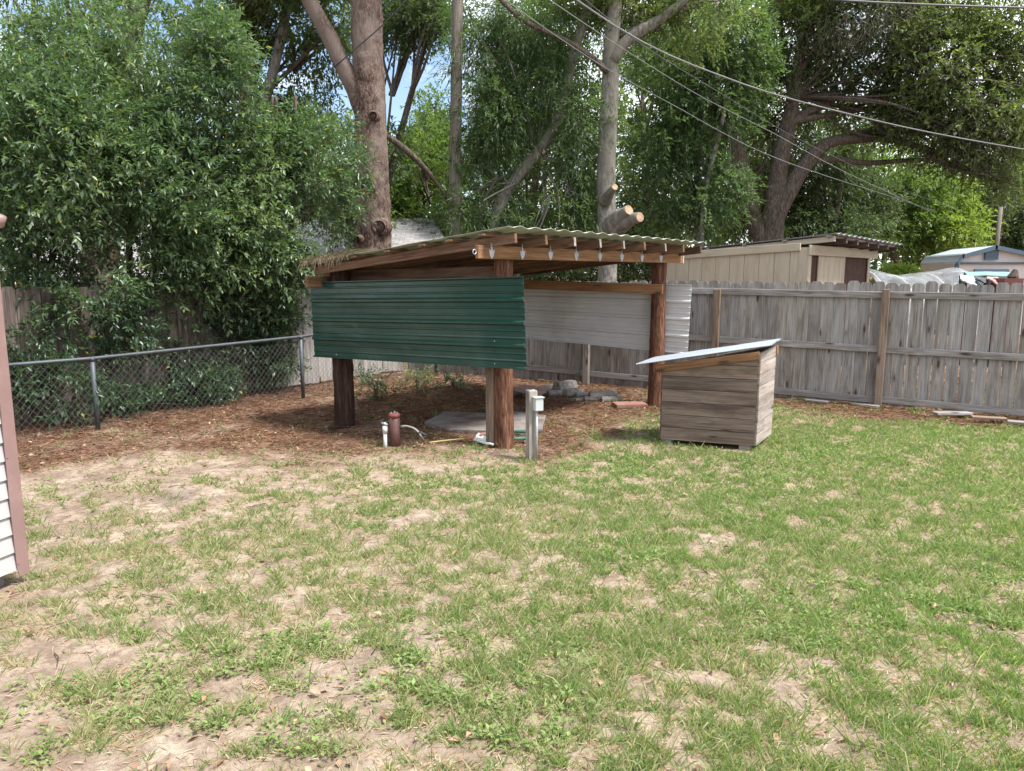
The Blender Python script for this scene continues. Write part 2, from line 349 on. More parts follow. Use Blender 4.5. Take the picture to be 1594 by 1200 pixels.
def leaf_object(name, mat, parent, base, d, nrm_, ln, wd, tint, fold=.18, blade=False, curl=.0):
    """one mesh of many small leaves: a folded kite each (2 triangles), or a bent blade (3 triangles)"""
    n = len(base); base = base-org(parent); d = nrm(d); s = nrm(np.cross(d, nrm_)); up = np.cross(s, d)
    ln = np.broadcast_to(ln, (n,))[:, None]; wd = np.broadcast_to(wd, (n,))[:, None]
    if blade:
        mid = base+d*ln*.55; dn = nrm(d+np.array([0, 0, -1.])*curl+up*0); tip = mid+dn*ln*.45
        vv = np.stack([base-s*wd*.5, base+s*wd*.5, mid+s*wd*.42, mid-s*wd*.42, tip], 1).reshape(-1, 3)
        idx = np.array([0, 1, 2, 0, 2, 3, 3, 2, 4]); per, nv = 3, 5
    else:
        m_ = base+d*ln*.45+up*wd*fold; tip = base+d*ln-up*ln*.08
        vv = np.stack([base, m_+s*wd*.5, tip, m_-s*wd*.5], 1).reshape(-1, 3)
        idx = np.array([0, 1, 2, 0, 2, 3]); per, nv = 2, 4
    li = (np.arange(n)[:, None]*nv+idx[None]).reshape(-1).astype(np.int32); nf = n*per
    me = bpy.data.meshes.new(name); me.vertices.add(n*nv); me.vertices.foreach_set('co', vv.astype(np.float32).reshape(-1))
    me.loops.add(len(li)); me.loops.foreach_set('vertex_index', li); me.polygons.add(nf)
    me.polygons.foreach_set('loop_start', np.arange(nf, dtype=np.int32)*3)
    at = me.attributes.new('tint', 'FLOAT', 'FACE'); at.data.foreach_set('value', np.repeat(np.clip(tint, 0, 1), per).astype(np.float32))
    me.update(calc_edges=True); me.materials.append(MATS[mat]); o = bpy.data.objects.new(name, me); return link(o, parent)
def rv(n): return nrm(rng.normal(size=(n, 3)))
def spray(O, D, k, L_, spread=.7, droop=.3):
    """twigs at O heading D, k leaves along each: returns base, dir, normal"""
    n = len(O); O = np.repeat(O, k, 0); D = np.repeat(nrm(D), k, 0); t_ = np.tile((np.arange(k)+.5)/k, n)+rng.uniform(-.05, .05, n*k)
    L2 = np.repeat(np.broadcast_to(L_, (n,))*rng.uniform(.6, 1.2, n), k)
    p = O+D*(t_*L2)[:, None]; p[:, 2] -= droop*L2*t_**2
    side = nrm(np.cross(D, rv(n*k))); d = nrm(D*(.45+.5*t_[:, None])+side*spread+V(0, 0, -droop*.6)); nn = nrm(V(0, 0, 1)+rv(n*k)*.55)
    return p, d, nn
def crown_pts(blobs, n, seed, hole=.42, fr=1.1, shell=.5):
    """n twig roots spread through the blobs [(cx,cy,cz,rx,ry,rz)], thinned by a 3-D clump field"""
    B = np.array(blobs, float); vol = (B[:, 3]*B[:, 4]*B[:, 5])**.75; vol /= vol.sum(); got = []; tot = 0; it = 0
    while tot < n and it < 12:
        it += 1; k = rng.choice(len(B), n, p=vol); q = rv(n)*(rng.uniform(0, 1, n)**shell)[:, None]
        p = B[k, :3]+q*B[k, 3:]
        p += (np.stack([fbm(p*.9, seed+j*31) for j in range(3)], 1)-.5)*1.1*np.minimum(B[k, 3:].mean(1), 1.5)[:, None]
        keep = fbm(p*fr, seed, 3) > hole+rng.uniform(-.05, .05, n); keep &= p[:, 2] > .1
        got.append(np.concatenate([p[keep], q[keep]], 1)); tot += keep.sum()
    g = np.concatenate(got)[:n]; return g[:, :3], g[:, 3:]
def crown(parent, name, mat, blobs, ntw, k, tl, ln, wd, seed, hole=.42, fr=1.1, droop=.3, spread=.7, tint=(.1, .75), shell=.5, flat_=1):
    p, q = crown_pts(blobs, ntw, seed, hole, fr, shell)
    D = nrm(nrm(q)*.8+rv(len(p))*.8+V(0, 0, .1-droop*.8)); b_, d, nn = spray(p, D, k, tl, spread, droop)
    tw = np.repeat(fbm(p*.8, seed+5, 2)*.7+rng.uniform(0, .3, len(p)), k); ti = tint[0]+(tint[1]-tint[0])*(tw*.7+rng.uniform(0, .35, len(b_)))
    ti = np.where(rng.uniform(size=len(b_)) < .012, 1., ti)
    return leaf_object(name, mat, parent, b_, d, nn, ln*rng.uniform(.45, 1.35, len(b_)), wd*rng.uniform(.65, 1.3, len(b_)), ti)
def bl(u, v, Y, ru, rv_, ry=None):     # crown blob seen at (u,v), Y metres away, radii in picture units
    c = P(u, v, Y); a = Y/F; return (c[0], c[1], c[2], ru*a, ry if ry else (ru+rv_)/2*a, rv_*a)
def path(pts, Y=None):
    o = []; r = []
    for p in pts:
        y = p[3] if len(p) > 3 else Y; o.append(P(p[0], p[1], y)); r.append(p[2]/2*y/F)
    return np.array(o), np.array(r)

# ---------------------------------------------------------------- ground
def smooth(x): x = np.clip(x, 0, 1); return x*x*(3-2*x)
VBu = [-900, -300, 0, 60, 200, 350, 450, 560, 700, 840, 880, 960, 1020, 1100, 1200, 1300, 1400, 1594, 2100]
VBv = [820, 775, 752, 748, 718, 700, 700, 706, 712, 712, 692, 668, 642, 636, 636, 645, 655, 668, 695]
GU = np.array([-400, 0, 200, 400, 600, 800, 1000, 1200, 1400, 1594, 2000]); GV = np.array([600, 650, 700, 750, 800, 850, 900, 1000, 1100, 1200, 1600])
GT = np.array([[0, 0, 0, 0, 0, 0, .2, .5, .6, .6, .6], [0, 0, 0, 0, .02, .1, .6, .95, 1, 1, 1], [0, 0, .03, .12, .25, .45, .8, 1, 1, 1, 1],
 [0, .06, .14, .36, .6, .7, .85, .97, 1, 1, 1], [.1, .3, .36, .5, .6, .66, .8, .9, .93, .93, .93], [.3, .5, .58, .58, .56, .65, .78, .85, .88, .9, .9],
 [.4, .5, .6, .52, .52, .62, .72, .8, .85, .88, .9], [.2, .3, .38, .52, .55, .66, .68, .72, .8, .8, .8], [.1, .2, .3, .5, .52, .6, .62, .62, .66, .7, .7],
 [.1, .12, .2, .42, .45, .56, .6, .6, .6, .66, .7], [.1, .12, .2, .42, .45, .56, .6, .6, .6, .66, .7]])
def masks(x, y):
    """litter amount and grass amount at a place on the ground"""
    yy = np.maximum(y, 1.0); u, v = proj(x, yy); p = np.stack([x, y], -1)
    vb = np.interp(u, VBu, VBv); n = fbm(p*1.6, 3, 4)-.5; wd_ = np.where(u > 1060, 20, 40); lit = smooth((vb-v)/wd_+.6+n*2.0)*np.clip(.85+(fbm(p*2.7, 66, 3)-.42)*1.6, .5, 1)
    uu = np.clip(u, GU[0], GU[-1]-1); v2 = np.clip(v, GV[0], GV[-1]-1); i = np.searchsorted(GU, uu, 'right')-1; j = np.searchsorted(GV, v2, 'right')-1
    a = (uu-GU[i])/(GU[i+1]-GU[i]); b = (v2-GV[j])/(GV[j+1]-GV[j])
    g = (GT[j, i]*(1-a)+GT[j, i+1]*a)*(1-b)+(GT[j+1, i]*(1-a)+GT[j+1, i+1]*a)*b
    pn = fbm(p*V(2.4, 3.6), 11, 3)*.34+fbm(p*V(7.5, 10.5), 23, 3)*.66          # patchiness
    g = np.where(yy > 15, 1, g)
    cover = smooth((g*1.0-(pn-.5)*2.7-.18)/.5)*(g > .01)
    return lit, cover, g
mc = G(272, 776)
def height(x, y):
    p = np.stack([x, y], -1); h = (fbm(p*.45, 40, 3)-.5)*.10+(fbm(p*3, 44, 3)-.5)*.028
    r = np.hypot(x-mc[0], (y-mc[1])); h = h+.06*np.exp(-(r/.55)**2)-.055*np.exp(-(r/.16)**2)
    fade = smooth((60-np.hypot(x, y))/30); return h*fade
def axis(lo, hi, st, far):
    a = list(np.arange(lo, hi+1e-6, st)); s = st; x = hi
    while x < far: s *= 1.35; x += s; a.append(x)
    s = st; x = lo; pre = []
    while x > -far: s *= 1.35; x -= s; pre.append(x)
    return np.array(pre[::-1]+a)
gx, gy = axis(-7, 9.6, .06, 400), axis(1.2, 12.8, .06, 400)
X_, Y_ = np.meshgrid(gx, gy); nx, ny = len(gx), len(gy); xs, ys = X_.ravel(), Y_.ravel(); zs = height(xs, ys)
me = bpy.data.meshes.new('ground'); me.vertices.add(nx*ny); me.vertices.foreach_set('co', np.stack([xs, ys, zs], 1).astype(np.float32).ravel())
ii, jj = np.meshgrid(np.arange(nx-1), np.arange(ny-1)); a0 = (jj*nx+ii).ravel(); q = np.stack([a0, a0+1, a0+nx+1, a0+nx], 1).astype(np.int32)
me.loops.add(q.size); me.loops.foreach_set('vertex_index', q.ravel()); me.polygons.add(len(q)); me.polygons.foreach_set('loop_start', np.arange(len(q), dtype=np.int32)*4)
lit, cov, gg = masks(xs, ys)
ash = np.exp(-((xs-mc[0])**2+(ys-mc[1])**2)/.15**2)
for nm, arr in (('litter', lit), ('cover', cov), ('ash', ash)):
    at = me.attributes.new(nm, 'FLOAT', 'POINT'); at.data.foreach_set('value', arr.astype(np.float32))
me.update(calc_edges=True); me.polygons.foreach_set('use_smooth', [True]*len(me.polygons))
m, t, b, o = newmat('soil'); v = coords(t, (1, 1, 1), False)
A = lambda n_: N(t, 'ShaderNodeAttribute', attribute_name=n_).outputs['Fac']
n1 = noise(t, v, 3.2, 8, .62); n2 = noise(t, v, 38, 6, .7); n3 = noise(t, v, 11, 6, .65, .5); n4 = noise(t, v, 150, 3, .7)
sand = ramp(t, n1, [(.20, .15, .115), (.32, .25, .195), (.42, .345, .27), (.47, .395, .31)], [.3, .45, .6, .75])
sand = mixc(t, ramp(t, n3, [(0,)*3, (.85,)*3], [.47, .6]), sand, (.22, .16, .125))
sand = mixc(t, .45, sand, ramp(t, n2, [(.45, .42, .40), (1, 1, 1)], [.35, .6]), 'MULTIPLY')
litc = ramp(t, n2, [(.055, .032, .022), (.145, .083, .053), (.24, .15, .102), (.33, .235, .17)], [.3, .45, .58, .75])
litc = mixc(t, .5, litc, ramp(t, n1, [(.4, .38, .38), (1.2, 1.1, 1.05)], [.35, .65]), 'MULTIPLY')
thc = ramp(t, n2, [(.15, .115, .07), (.28, .22, .145), (.42, .34, .24)], [.35, .5, .66])
c = mixc(t, mixc(t, .85, (0., 0., 0.), A('cover')), sand, thc); c = mixc(t, A('litter'), c, litc); c = mixc(t, mixc(t, .8, (0., 0., 0.), A('ash')), c, (.13, .11, .10))
t.links.new(c, b.inputs['Base Color']); b.inputs['Roughness'].default_value = 1; b.inputs['Specular IOR Level'].default_value = .08
bump(t, b, mixc(t, .5, n2, n4), .9, .02); me.materials.append(m)
gr = bpy.data.objects.new('ground', me); COL.objects.link(gr); gr['kind'] = 'structure'
def hz(x, y): return height(np.atleast_1d(float(x)), np.atleast_1d(float(y)))[0]

# ---------------------------------------------------------------- timber fences
def picket_mesh(h, w_, ear, jag):
    e = ear; a = w_/2
    poly = [(0, -a), (h-e*1.5, -a), (h-e*.35, -a+e*.75), (h, -a+e*1.35), (h+jag, a-e*1.35), (h-e*.35, a-e*.75), (h-e*1.5, a), (0, a)]
    return poly
def timber_fence(name, label, A, B, n0, pitch, Hh, mat0, near_rails, posts, group=None, pw=.148, gaps=(), Hf=None, lift=.03):
    A, B = V(*A), V(*B); D = nrm(B-A); Ln = np.linalg.norm(B-A); Nn = V(-D[1], D[0], 0)
    if Nn[1] > 0: Nn = -Nn                       # towards the viewer
    f = thing(name, label, 'fence', tuple((A+B)/2)); nP = int(Ln/pitch)
    protos = {}
    for i in range(nP+1):
        s = i*pitch; p = A+D*s; key = random.randrange(8); gap = any(g0 < s < g1 for g0, g1 in gaps)
        Hi = Hf(s) if Hf else Hh; mat = mat0(s) if callable(mat0) else mat0
        kk = (key, round(Hi/.02), gap, mat)
        if kk not in protos:
            pl = picket_mesh(round(Hi/.02)*.02+[-.012, -.006, 0, 0, .004, .008, .013, -.02][key]-lift, pw-(.007 if gap else 0)-.002*(key % 3), .026, 0)
            n = len(pl); tt = .016; vv = [(x, -tt/2, z) for x, z in pl]+[(x, tt/2, z) for x, z in pl]
            ff = [tuple(range(n)), tuple(range(2*n-1, n-1, -1))]+[(a_, a_+n, (a_+1) % n+n, (a_+1) % n) for a_ in range(n)]
            protos[kk] = mesh_raw('picket', vv, ff); protos[kk].materials.append(MATS[mat])
        q = p+Nn*random.uniform(-.004, .004); q = V(q[0], q[1], lift+random.uniform(-.012, .012))
        lean = D*random.uniform(-.005, .005)
        place('picket', protos[kk], mat, f, frame(q, q+V(0, 0, 1)+lean, D))
    return f, D, Nn, Ln
FC = V(-1.85, 13.45, 0)                              # back corner where both timber fences meet
R1, R2 = G(912, 600), G(1373, 635)
rd = nrm(R2-R1); RB = R2+rd*3.3; RB = V(RB[0], RB[1], 0); RA = R1-rd*((R1[0]-FC[0])/rd[0]); RA = V(RA[0], RA[1], 0)
LRd = rd; nR = V(rd[1], -rd[0], 0); nR = nR if nR[1] < 0 else -nR
off = -nR*.10
FA, FB = RA+off, RB+off
def yr(u, o_=0): return on_line(u, FA+nR*o_, FB+nR*o_)
sL, sR = np.linalg.norm(FA[:2]-yr(830)), np.linalg.norm(FA[:2]-yr(1594))
zL, zR = Zat(yr(830)[1], 437), Zat(yr(1594)[1], 440)
hf = lambda s: zL+(zR-zL)*np.clip((s-sL)/(sR-sL), -.5, 1.5)
s1390 = np.linalg.norm(FA[:2]-yr(1392))
fr, D, Nn, Ln = timber_fence('timber_fence', 'long weathered grey dog-eared picket fence behind the wooden hutch, rails facing the lawn', FA, FB, 0, .152, 1.6, 'grey_fence_wood', True, [], Hf=hf, gaps=[(s1390, s1390+4)], pw=.15)
def rail(v_l, u_l, v_r, u_r, w_):
    a, b_ = yr(u_l, .034), yr(u_r, .034); pts = []
    a = V(a[0], a[1], Zat(a[1], v_l)); b_ = V(b_[0], b_[1], Zat(b_[1], v_r)); return a, b_
fposts = [(912, 600, 530, 'grey_post_wood'), (1109, 622, 450, 'post_wood'), (1373, 635, 450, 'post_wood')]
for (vl, vr, ww) in ((453, 463, .088), (524, 556, .088), (594, 641, .088)):
    a, b_ = rail(vl, 1065, vr, 1594, ww); dd = (b_-a); cut = [0]; 
    us = [700, 905, 1118, 1382, 1700]
    for k in range(4):
        def at(u):
            q = yr(u, .034); s = np.linalg.norm(q-a[:2])/np.linalg.norm(dd[:2])*(1 if u > 1065 else -1); return a+dd*s
        p0, p1 = at(us[k]), at(us[k+1])
        g = nrm(p1-p0)*.005; board(fr, 'rail', p0+g+V(0, 0, random.uniform(-.008, .008)), p1-g+V(0, 0, random.uniform(-.008, .008)), ww, .036, 'grey_fence_wood')
for u, vb_, vt, mt in fposts:
    q = yr(u+ (9 if u > 1000 else 3), .10); z1 = Zat(q[1], vt) if mt == 'post_wood' else 1.45
    board(fr, 'post', V(q[0], q[1], -.1), V(q[0], q[1], z1), .092, .092, mt, up=D)
q = yr(1700, .1); board(fr, 'post', V(q[0], q[1], -.1), V(q[0], q[1], 1.55), .092, .092, 'post_wood', up=D)
# left timber fence, boards facing the yard
C1, C2 = G(153, 672), G(472, 620); cd = nrm(C2-C1); cn = V(-cd[1], cd[0], 0)
LB = FC+V(-.02, .02, 0); LA = LB-cd*7.2
hl = lambda s: Zat((LA+cd*s)[1], 440) if s > 3.2 else 1.6
sgrey = np.linalg.norm(on_line(428, LA, LB)-LA[:2])  # boards past this point take the lit grey wood, the rest the shade-dark one
fl, DL, NL, LL = timber_fence('timber_fence', 'old picket fence coloured dark for the shade under the laurel trees, behind the wire fence', LA, LB-cd*.1, 0, .135, 1.6, lambda s: 'grey_fence_wood' if s+random.uniform(-.3, .3) > sgrey else 'shade_toned_fence_wood', False, [], pw=.133, Hf=lambda s: 1.60)
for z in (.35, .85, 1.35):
    board(fl, 'rail', LA+V(*(-NL*.03))+V(0, 0, z), LB-cd*.1+V(*(-NL*.03))+V(0, 0, z), .088, .036, 'shade_toned_fence_wood')

# ---------------------------------------------------------------- chain-link fence
ch = thing('chain_link_fence', 'galvanised chain-link fence with pipe top rail along the pine straw at left', 'fence', tuple(C1))
C0 = C1-cd*1.9; C3 = C2+cd*2.75
ztop = [Zat((C0)[1], 575), Zat(C1[1], 558), Zat(C2[1], 524), 1.02]
ztop[0] = ztop[1]+.02; PT = [C0, C1, C2, C3]
for p, z in zip(PT, ztop):
    b_ = MB(); b_.tube([V(p[0], p[1], -.1), V(p[0], p[1], z-.02)], .026, 10); b_.tube([V(p[0], p[1], z-.03), V(p[0], p[1], z+.015)], .03, 10); b_.build('post', 'chain_steel', ch, True)
b_ = MB(); b_.tube([V(p[0], p[1], z) for p, z in zip(PT, ztop)], .021, 8); b_.build('top_rail', 'chain_steel', ch, True)
b_ = MB(); s_ = 0.075; Lc = np.linalg.norm(C3-C0); zmax = ztop[1]-.03
def cp(s): 
    p = C0+cd*s; return p
for dirn in (1, -1):
    k = -zmax
    while k < Lc+zmax:
        s0, s1 = k, k+dirn*zmax*.85
        za, zb = 0.03, zmax
        if not (min(s0, s1) < 0 or max(s0, s1) > Lc):
            p0, p1 = cp(s0), cp(s1); off_ = cn*.0015*dirn; hh = lambda s: np.interp(s, [0, np.linalg.norm(C1-C0), np.linalg.norm(C2-C0), Lc], ztop)
            b_.tube([V(p0[0], p0[1], za)+off_, V(p1[0], p1[1], min(zb, hh(s1)-.02))+off_], .0016, 3, caps=False)
        k += s_
MATS['mesh_wire'] = flat('mesh_wire', (.09, .085, .08), .7, .1); b_.build('wire_mesh', 'mesh_wire', ch)

# ---------------------------------------------------------------- open shelter
pA, pB, pC = G(537, 660), G(782, 695), G(1020, 632); pD = V(-.17, 11.0, 0)
e1 = nrm(pC-pB); e2 = nrm(pA-pB)
sh = thing('pole_shelter', 'open pole shelter with log posts, ribbed roof and green metal side panel', 'shelter', tuple((pA+pC)/2))
def logpost(p, r, z, mat, lab, seed):
    b_ = MB(); b_.tube([V(p[0], p[1], -.1), V(p[0], p[1], z*.5), V(p[0], p[1], z)], [r*1.06, r, r*.95], 20, .10, 9, sub=.06, seed=seed); o = b_.build('post', mat, sh, True); o['label'] = lab
logpost(pA, .115, 1.98, 'log_dark', 'dark charred-looking log post', 1); logpost(pB+e1*.02, .098, 2.0, 'log_red', 'red-brown log post at the near corner', 2)
logpost(pC, .098, 2.0, 'log_red', 'red-brown log post at the far right corner', 3); logpost(pD, .09, 1.95, 'log_dark', 'dark log post at the back corner', 4)
q = pB+e2*.115-e1*.02; board(sh, 'backing_board', V(q[0], q[1], -.05), V(q[0], q[1], 1.3), .10, .07, 'post_wood', up=e2)
# roof plane: near high corner, far high corner, near low corner
oB = -e2*.55                                        # overhang beyond the beam
nh = pB-e1*.38+oB; yh = nh[1]; nh = P(792, 353, yh)
fh = pC+e1*.32-e2*.55; fh = P(1098, 377, fh[1])
nlw = pA-e1*.42+e2*.35; nlw = P(470, 409, nlw[1])
flw = fh+(nlw-nh)+V(0, 0, 0)
def roofpt(s, t_, dz=0):                             # s along e1 (near->far), t along the slope (high->low)
    return (nh*(1-s)+fh*s)*(1-t_)+(nlw*(1-s)+flw*s)*t_+V(0, 0, dz)
corrugated(sh, 'roof_sheet', roofpt(0, 0), roofpt(0, 1), roofpt(1, 0), roofpt(1, 1), waveprof(17, .011, 6), 'roof_sheet', 16, .003, 1, .012, 3)
slope = roofpt(.5, 1)-roofpt(.5, 0); rup = nrm(np.cross(fh-nh, slope)); rup = rup if rup[2] > 0 else -rup
for k, t_ in enumerate((.11, .25, .37, .54, .71, .88, .98)):          # purlins
    board(sh, 'purlin', roofpt(-.004, t_)-rup*.036, roofpt(.985, t_)-rup*.036, .022, .085, 'lumber', up=rup)
NR = 9
for k in range(NR):                                                # rafters
    s = .035+.95*k/(NR-1)
    a = roofpt(s, .012)-rup*(.048+.045); b_ = roofpt(s, .985)-rup*(.048+.045)
    board(sh, 'rafter', a, b_, .09, .04, 'lumber' if k else 'lumber', up=rup)
    if k in (2, 3, 4, 6):                                                    # weather-bleached sawn ends
        e_ = nrm(a-b_); board(sh, 'rafter_end', a+e_*.001, a+e_*.007, .088, .039, 'log_face', up=rup, bev=0)
# beam across the high side
def zroof(p):                                        # underside of rafters above a plan point
    d = p-nh; M2 = np.array([[ (fh-nh)[0], (nlw-nh)[0]], [(fh-nh)[1], (nlw-nh)[1]]]); st = np.linalg.solve(M2, d[:2]); r = roofpt(st[0], st[1]); return r[2]
ba, bb = pB-e1*.52-e2*.13, pC+e1*.33-e2*.13
za = Zat(ba[1], 392); zb = Zat(bb[1], 402)
mid = (ba+bb)/2; zm = min(zroof(mid)-.2, (za+zb)/2-.02)
B0, B1 = V(ba[0], ba[1], za), V(bb[0], bb[1], zb)
board(sh, 'beam', B0, B1, .125, .04, 'fresh_lumber')
b_ = MB(); b_.box(B1+V(0, 0, 0)+e1*.012, (.02, .042, .13), e1, e2); b_.build('beam_end', 'box_metal', sh)
# hurricane ties on the beam face, one under each rafter
def tie():
    bm = MB(); fr_ = [(-.028, 0), (.028, 0), (.05, .04), (.022, .055), (.012, .12), (-.008, .13), (-.02, .055), (-.045, .045)]
    return fr_
for k in range(1, NR):
    s = .035+.95*(k-1)/(NR-1)
    rp_ = roofpt(s, .2); l = np.dot(rp_-B0, e1); c = B0+e1*l*1.0
    zz = B0[2]+(B1[2]-B0[2])*l/np.linalg.norm(B1-B0)
    c = V(c[0], c[1], zz+.005)-e2*.023
    M_ = plate(sh, 'rafter_tie', c, -nrm(V(0, 0, 1)), e1, [(-y_+.02, x_) for x_, y_ in [(0, -.05), (.028, -.018), (.044, .042), (.02, .03), (.012, .04), (.006, .10), (-.010, .105), (-.012, .04), (-.02, .03), (-.040, .044), (-.026, -.014)]], .004, 'galvanised')
# low-side beam and the beam over the green panel
la, lb = pA-e1*.35+e2*.13, pD+e1*.3+e2*.13
board(sh, 'beam', V(la[0], la[1], zroof(la)-.22), V(lb[0], lb[1], zroof(lb)-.22), .125, .04, 'lumber')
ya_ = pA+e2*.42-e1*.13; yb_ = pB-e2*.02-e1*.0-e1*.13
ha, hb = pA+e2*.40+e1*.125, pB+e2*.0+e1*.125
board(sh, 'girt', V(ha[0], ha[1], Zat(ha[1], 430)), V(hb[0], hb[1], Zat(hb[1], 424)), .13, .038, 'lumber')
ha, hb = pD+e2*.05-e1*.125, pC-e2*.12-e1*.125
board(sh, 'girt', V(ha[0], ha[1], Zat(ha[1], 441)), V(hb[0], hb[1], Zat(hb[1], 450)), .125, .038, 'fresh_lumber')
ha, hb = pD+e2*.4-e1*.13, pC-e2*.0-e1*.13
# bolt eye on the beam end
b_ = MB(); th_ = np.linspace(0, 2*np.pi, 13); cc = B0-e1*.03
b_.tube([cc+V(0, 0, 1)*np.sin(a_)*.022+e1*np.cos(a_)*.022 for a_ in th_], .005, 6); b_.build('eye_bolt', 'galvanised', sh, True)
# green panel on the outside of the two near posts
pn = -e1
def onpanel(u, v_, offn, A_, B_):
    a, c = A_+offn, B_+offn; q = on_line(u, a, c)
    for _ in range(3):
        z = Zat(q[1], v_); k = (u-797)/F*(q[1]*CS-(z-H)*SN)        # x wanted
        D_ = nrm((c-a)[:2]); # solve x(t) = (u-797)/F * depth
        t0 = 0; best = q
        kk = (u-797)/F; # x = kk*(y*CS-(z-H)*SN)
        Ax, Ay = a[0], a[1]; t0 = (kk*(Ay*CS-(z-H)*SN)-Ax)/(D_[0]-kk*CS*D_[1]); q = V(Ax+D_[0]*t0, Ay+D_[1]*t0)
    return V(q[0], q[1], Zat(q[1], v_))
gp = [onpanel(u, v_, -e1*.135, pA, pB) for u, v_ in ((483, 439), (815, 430), (490, 555), (820, 575))]
W_ = np.linalg.norm(gp[1]-gp[3])
gpan = corrugated(sh, 'side_panel', gp[0], gp[1], gp[2], gp[3], ribprof(4, W_), 'green_metal', 24, .003, 1, .007, 9)
nn_ = np.cross(gp[1]-gp[0], gp[2]-gp[0]); gpan['label'] = 'dark green ribbed metal side panel'
if np.dot(nn_, pn) < 0:
    bpy.data.objects.remove(gpan); gpan = corrugated(sh, 'side_panel', gp[0], gp[1], gp[2], gp[3], ribprof(4, W_), 'green_metal', 24, .003, -1, .007, 9); gpan['label'] = 'dark green ribbed metal side panel'
for u, v_ in ((538, 469), (508, 498), (727, 468), (760, 502), (770, 531), (770, 566), (524, 552)):
    c = onpanel(u, v_, -e1*.141, pA, pB); b_ = MB(); b_.tube([c, c-e1*.006], [.006, .004], 6); b_.build('screw', 'white_metal', sh)
board(sh, 'panel_batten', onpanel(500, 470, -e1*.112, pA, pB), onpanel(800, 470, -e1*.112, pA, pB), .05, .02, 'lumber')
wp = [onpanel(u, v_, e1*.02, pD, pC) for u, v_ in ((770, 441), (1071, 443), (775, 524), (1064, 552))]
W_ = np.linalg.norm(wp[1]-wp[3])
nn_ = np.cross(wp[1]-wp[0], wp[2]-wp[0]); sd_ = 1 if np.dot(nn_, pn) > 0 else -1
for o_ in (0,):
    wp = [p_+e1*.11 for p_ in wp]; wpan = corrugated(sh, 'side_panel', wp[0], wp[1], wp[2], wp[3], ribprof(4, W_, .021, .006), 'white_metal', 20, .003, sd_, .003, 5)
    wpan['label'] = 'silvery white ribbed metal back panel'

# ---------------------------------------------------------------- wooden hutch
hu = None
qL, qR, qK = G(1029, 683, .05), G(1174, 694, .05), G(1198, 675, .05)
hx = nrm(qR-qL); hy = nrm(qK-qR); wf, wsd = np.linalg.norm(qR-qL), np.linalg.norm(qK-qR)
hu = thing('wooden_hutch', 'low wooden animal hutch of horizontal planks with sloping pale metal roof on the lawn', 'hutch', (qL[0], qL[1], 0))
zl, zr = Zat(qL[1], 572), Zat(qR[1], 552); zk = Zat(qK[1], 537)
zr = max(zr, zk-.02)
def face(a, b_, zA, zB, n, mat, nm, lo=.05, th=.02, out=None):
    X = nrm(b_-a); Ln_ = np.linalg.norm((b_-a)[:2]); hmax = max(zA, zB)-lo; hp = hmax/n
    o_ = np.cross(X, V(0, 0, 1)); 
    for k in range(n):
        z0, z1 = lo+k*hp+.003, lo+(k+1)*hp-.003
        tA, tB = zA-.004, zB-.004
        poly = []
        def top(x): return tA+(tB-tA)*x/Ln_
        cand = [(0, z0), (Ln_, z0), (Ln_, z1), (0, z1)]
        # clip polygon by the sloping top
        res = []
        for i in range(4):
            p, q_ = cand[i], cand[(i+1) % 4]; ip, iq = p[1] <= top(p[0]), q_[1] <= top(q_[0])
            if ip: res.append(p)
            if ip != iq:
                fp, fq = p[1]-top(p[0]), q_[1]-top(q_[0]); s = fp/(fp-fq); res.append((p[0]+(q_[0]-p[0])*s, p[1]+(q_[1]-p[1])*s))
        if len(res) < 3: continue
        bow = random.uniform(-.003, .003)
        plate(hu, 'plank', V(a[0], a[1], 0)+o_*(th/2+bow), X, V(0, 0, 1), res, th, mat)
qM = qL+(qK-qR)
b_ = MB(); ins = .022; c4 = [qL+hx*ins+hy*ins, qR-hx*ins+hy*ins, qK-hx*ins-hy*ins, qM+hx*ins-hy*ins]; b_.hexa([V(p[0], p[1], .06) for p in c4]+[V(p[0], p[1], z-.03) for p, z in zip(c4, (zl, zr, zk, zl))]); b_.build('gap_blackout_box', 'dark_opening_wood', hu)  # added unseen dark box that blocks light through the plank gaps
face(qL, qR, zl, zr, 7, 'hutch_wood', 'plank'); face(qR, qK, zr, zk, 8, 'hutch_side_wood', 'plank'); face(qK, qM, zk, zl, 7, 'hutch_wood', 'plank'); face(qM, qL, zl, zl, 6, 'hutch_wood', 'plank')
for p in (qL+hx*.05+hy*.05, qR-hx*.05+hy*.05, qK-hx*.05-hy*.05, qM+hx*.05-hy*.05):
    board(hu, 'corner_post', V(p[0], p[1], .055), V(p[0], p[1], zl-.02), .05, .05, 'hutch_wood', up=hx)
for p in (qL+hx*.05+hy*.06, qR-hx*.1+hy*.06, qK-hx*.1-hy*.06, qM+hx*.05-hy*.06):
    b_ = MB(); b_.box(V(p[0], p[1], .02), (.1, .1, .06), hx, hy); b_.build('foot_block', 'grey_stone', hu)
# trim board under the roof, then sheet roof
f0 = onpanel(1021, 574, -hy*.035, qL, qR); f1 = onpanel(1183, 553, -hy*.035, qL, qR)
board(hu, 'trim_board', f0, f1, .075, .022, 'fresh_lumber')
rl = P(990, 567, f0[1]-.06); rr_ = P(1199, 537, f1[1]-.03); rk = P(1216, 527, qK[1]-.0); rm = rl+(rk-rr_)
tk = qK+hx*.03; board(hu, 'trim_board', V(tk[0], tk[1], Zat(tk[1], 538))-hy*.0, V(tk[0], tk[1], Zat(tk[1], 549))-V(0, 0, .02), .05, .02, 'fresh_lumber', up=hy)
corrugated(hu, 'roof_sheet', rl, rr_, rm, rk, waveprof(8, .008, 6), 'hutch_roof_metal', 8, .004, 1, .004, 2)

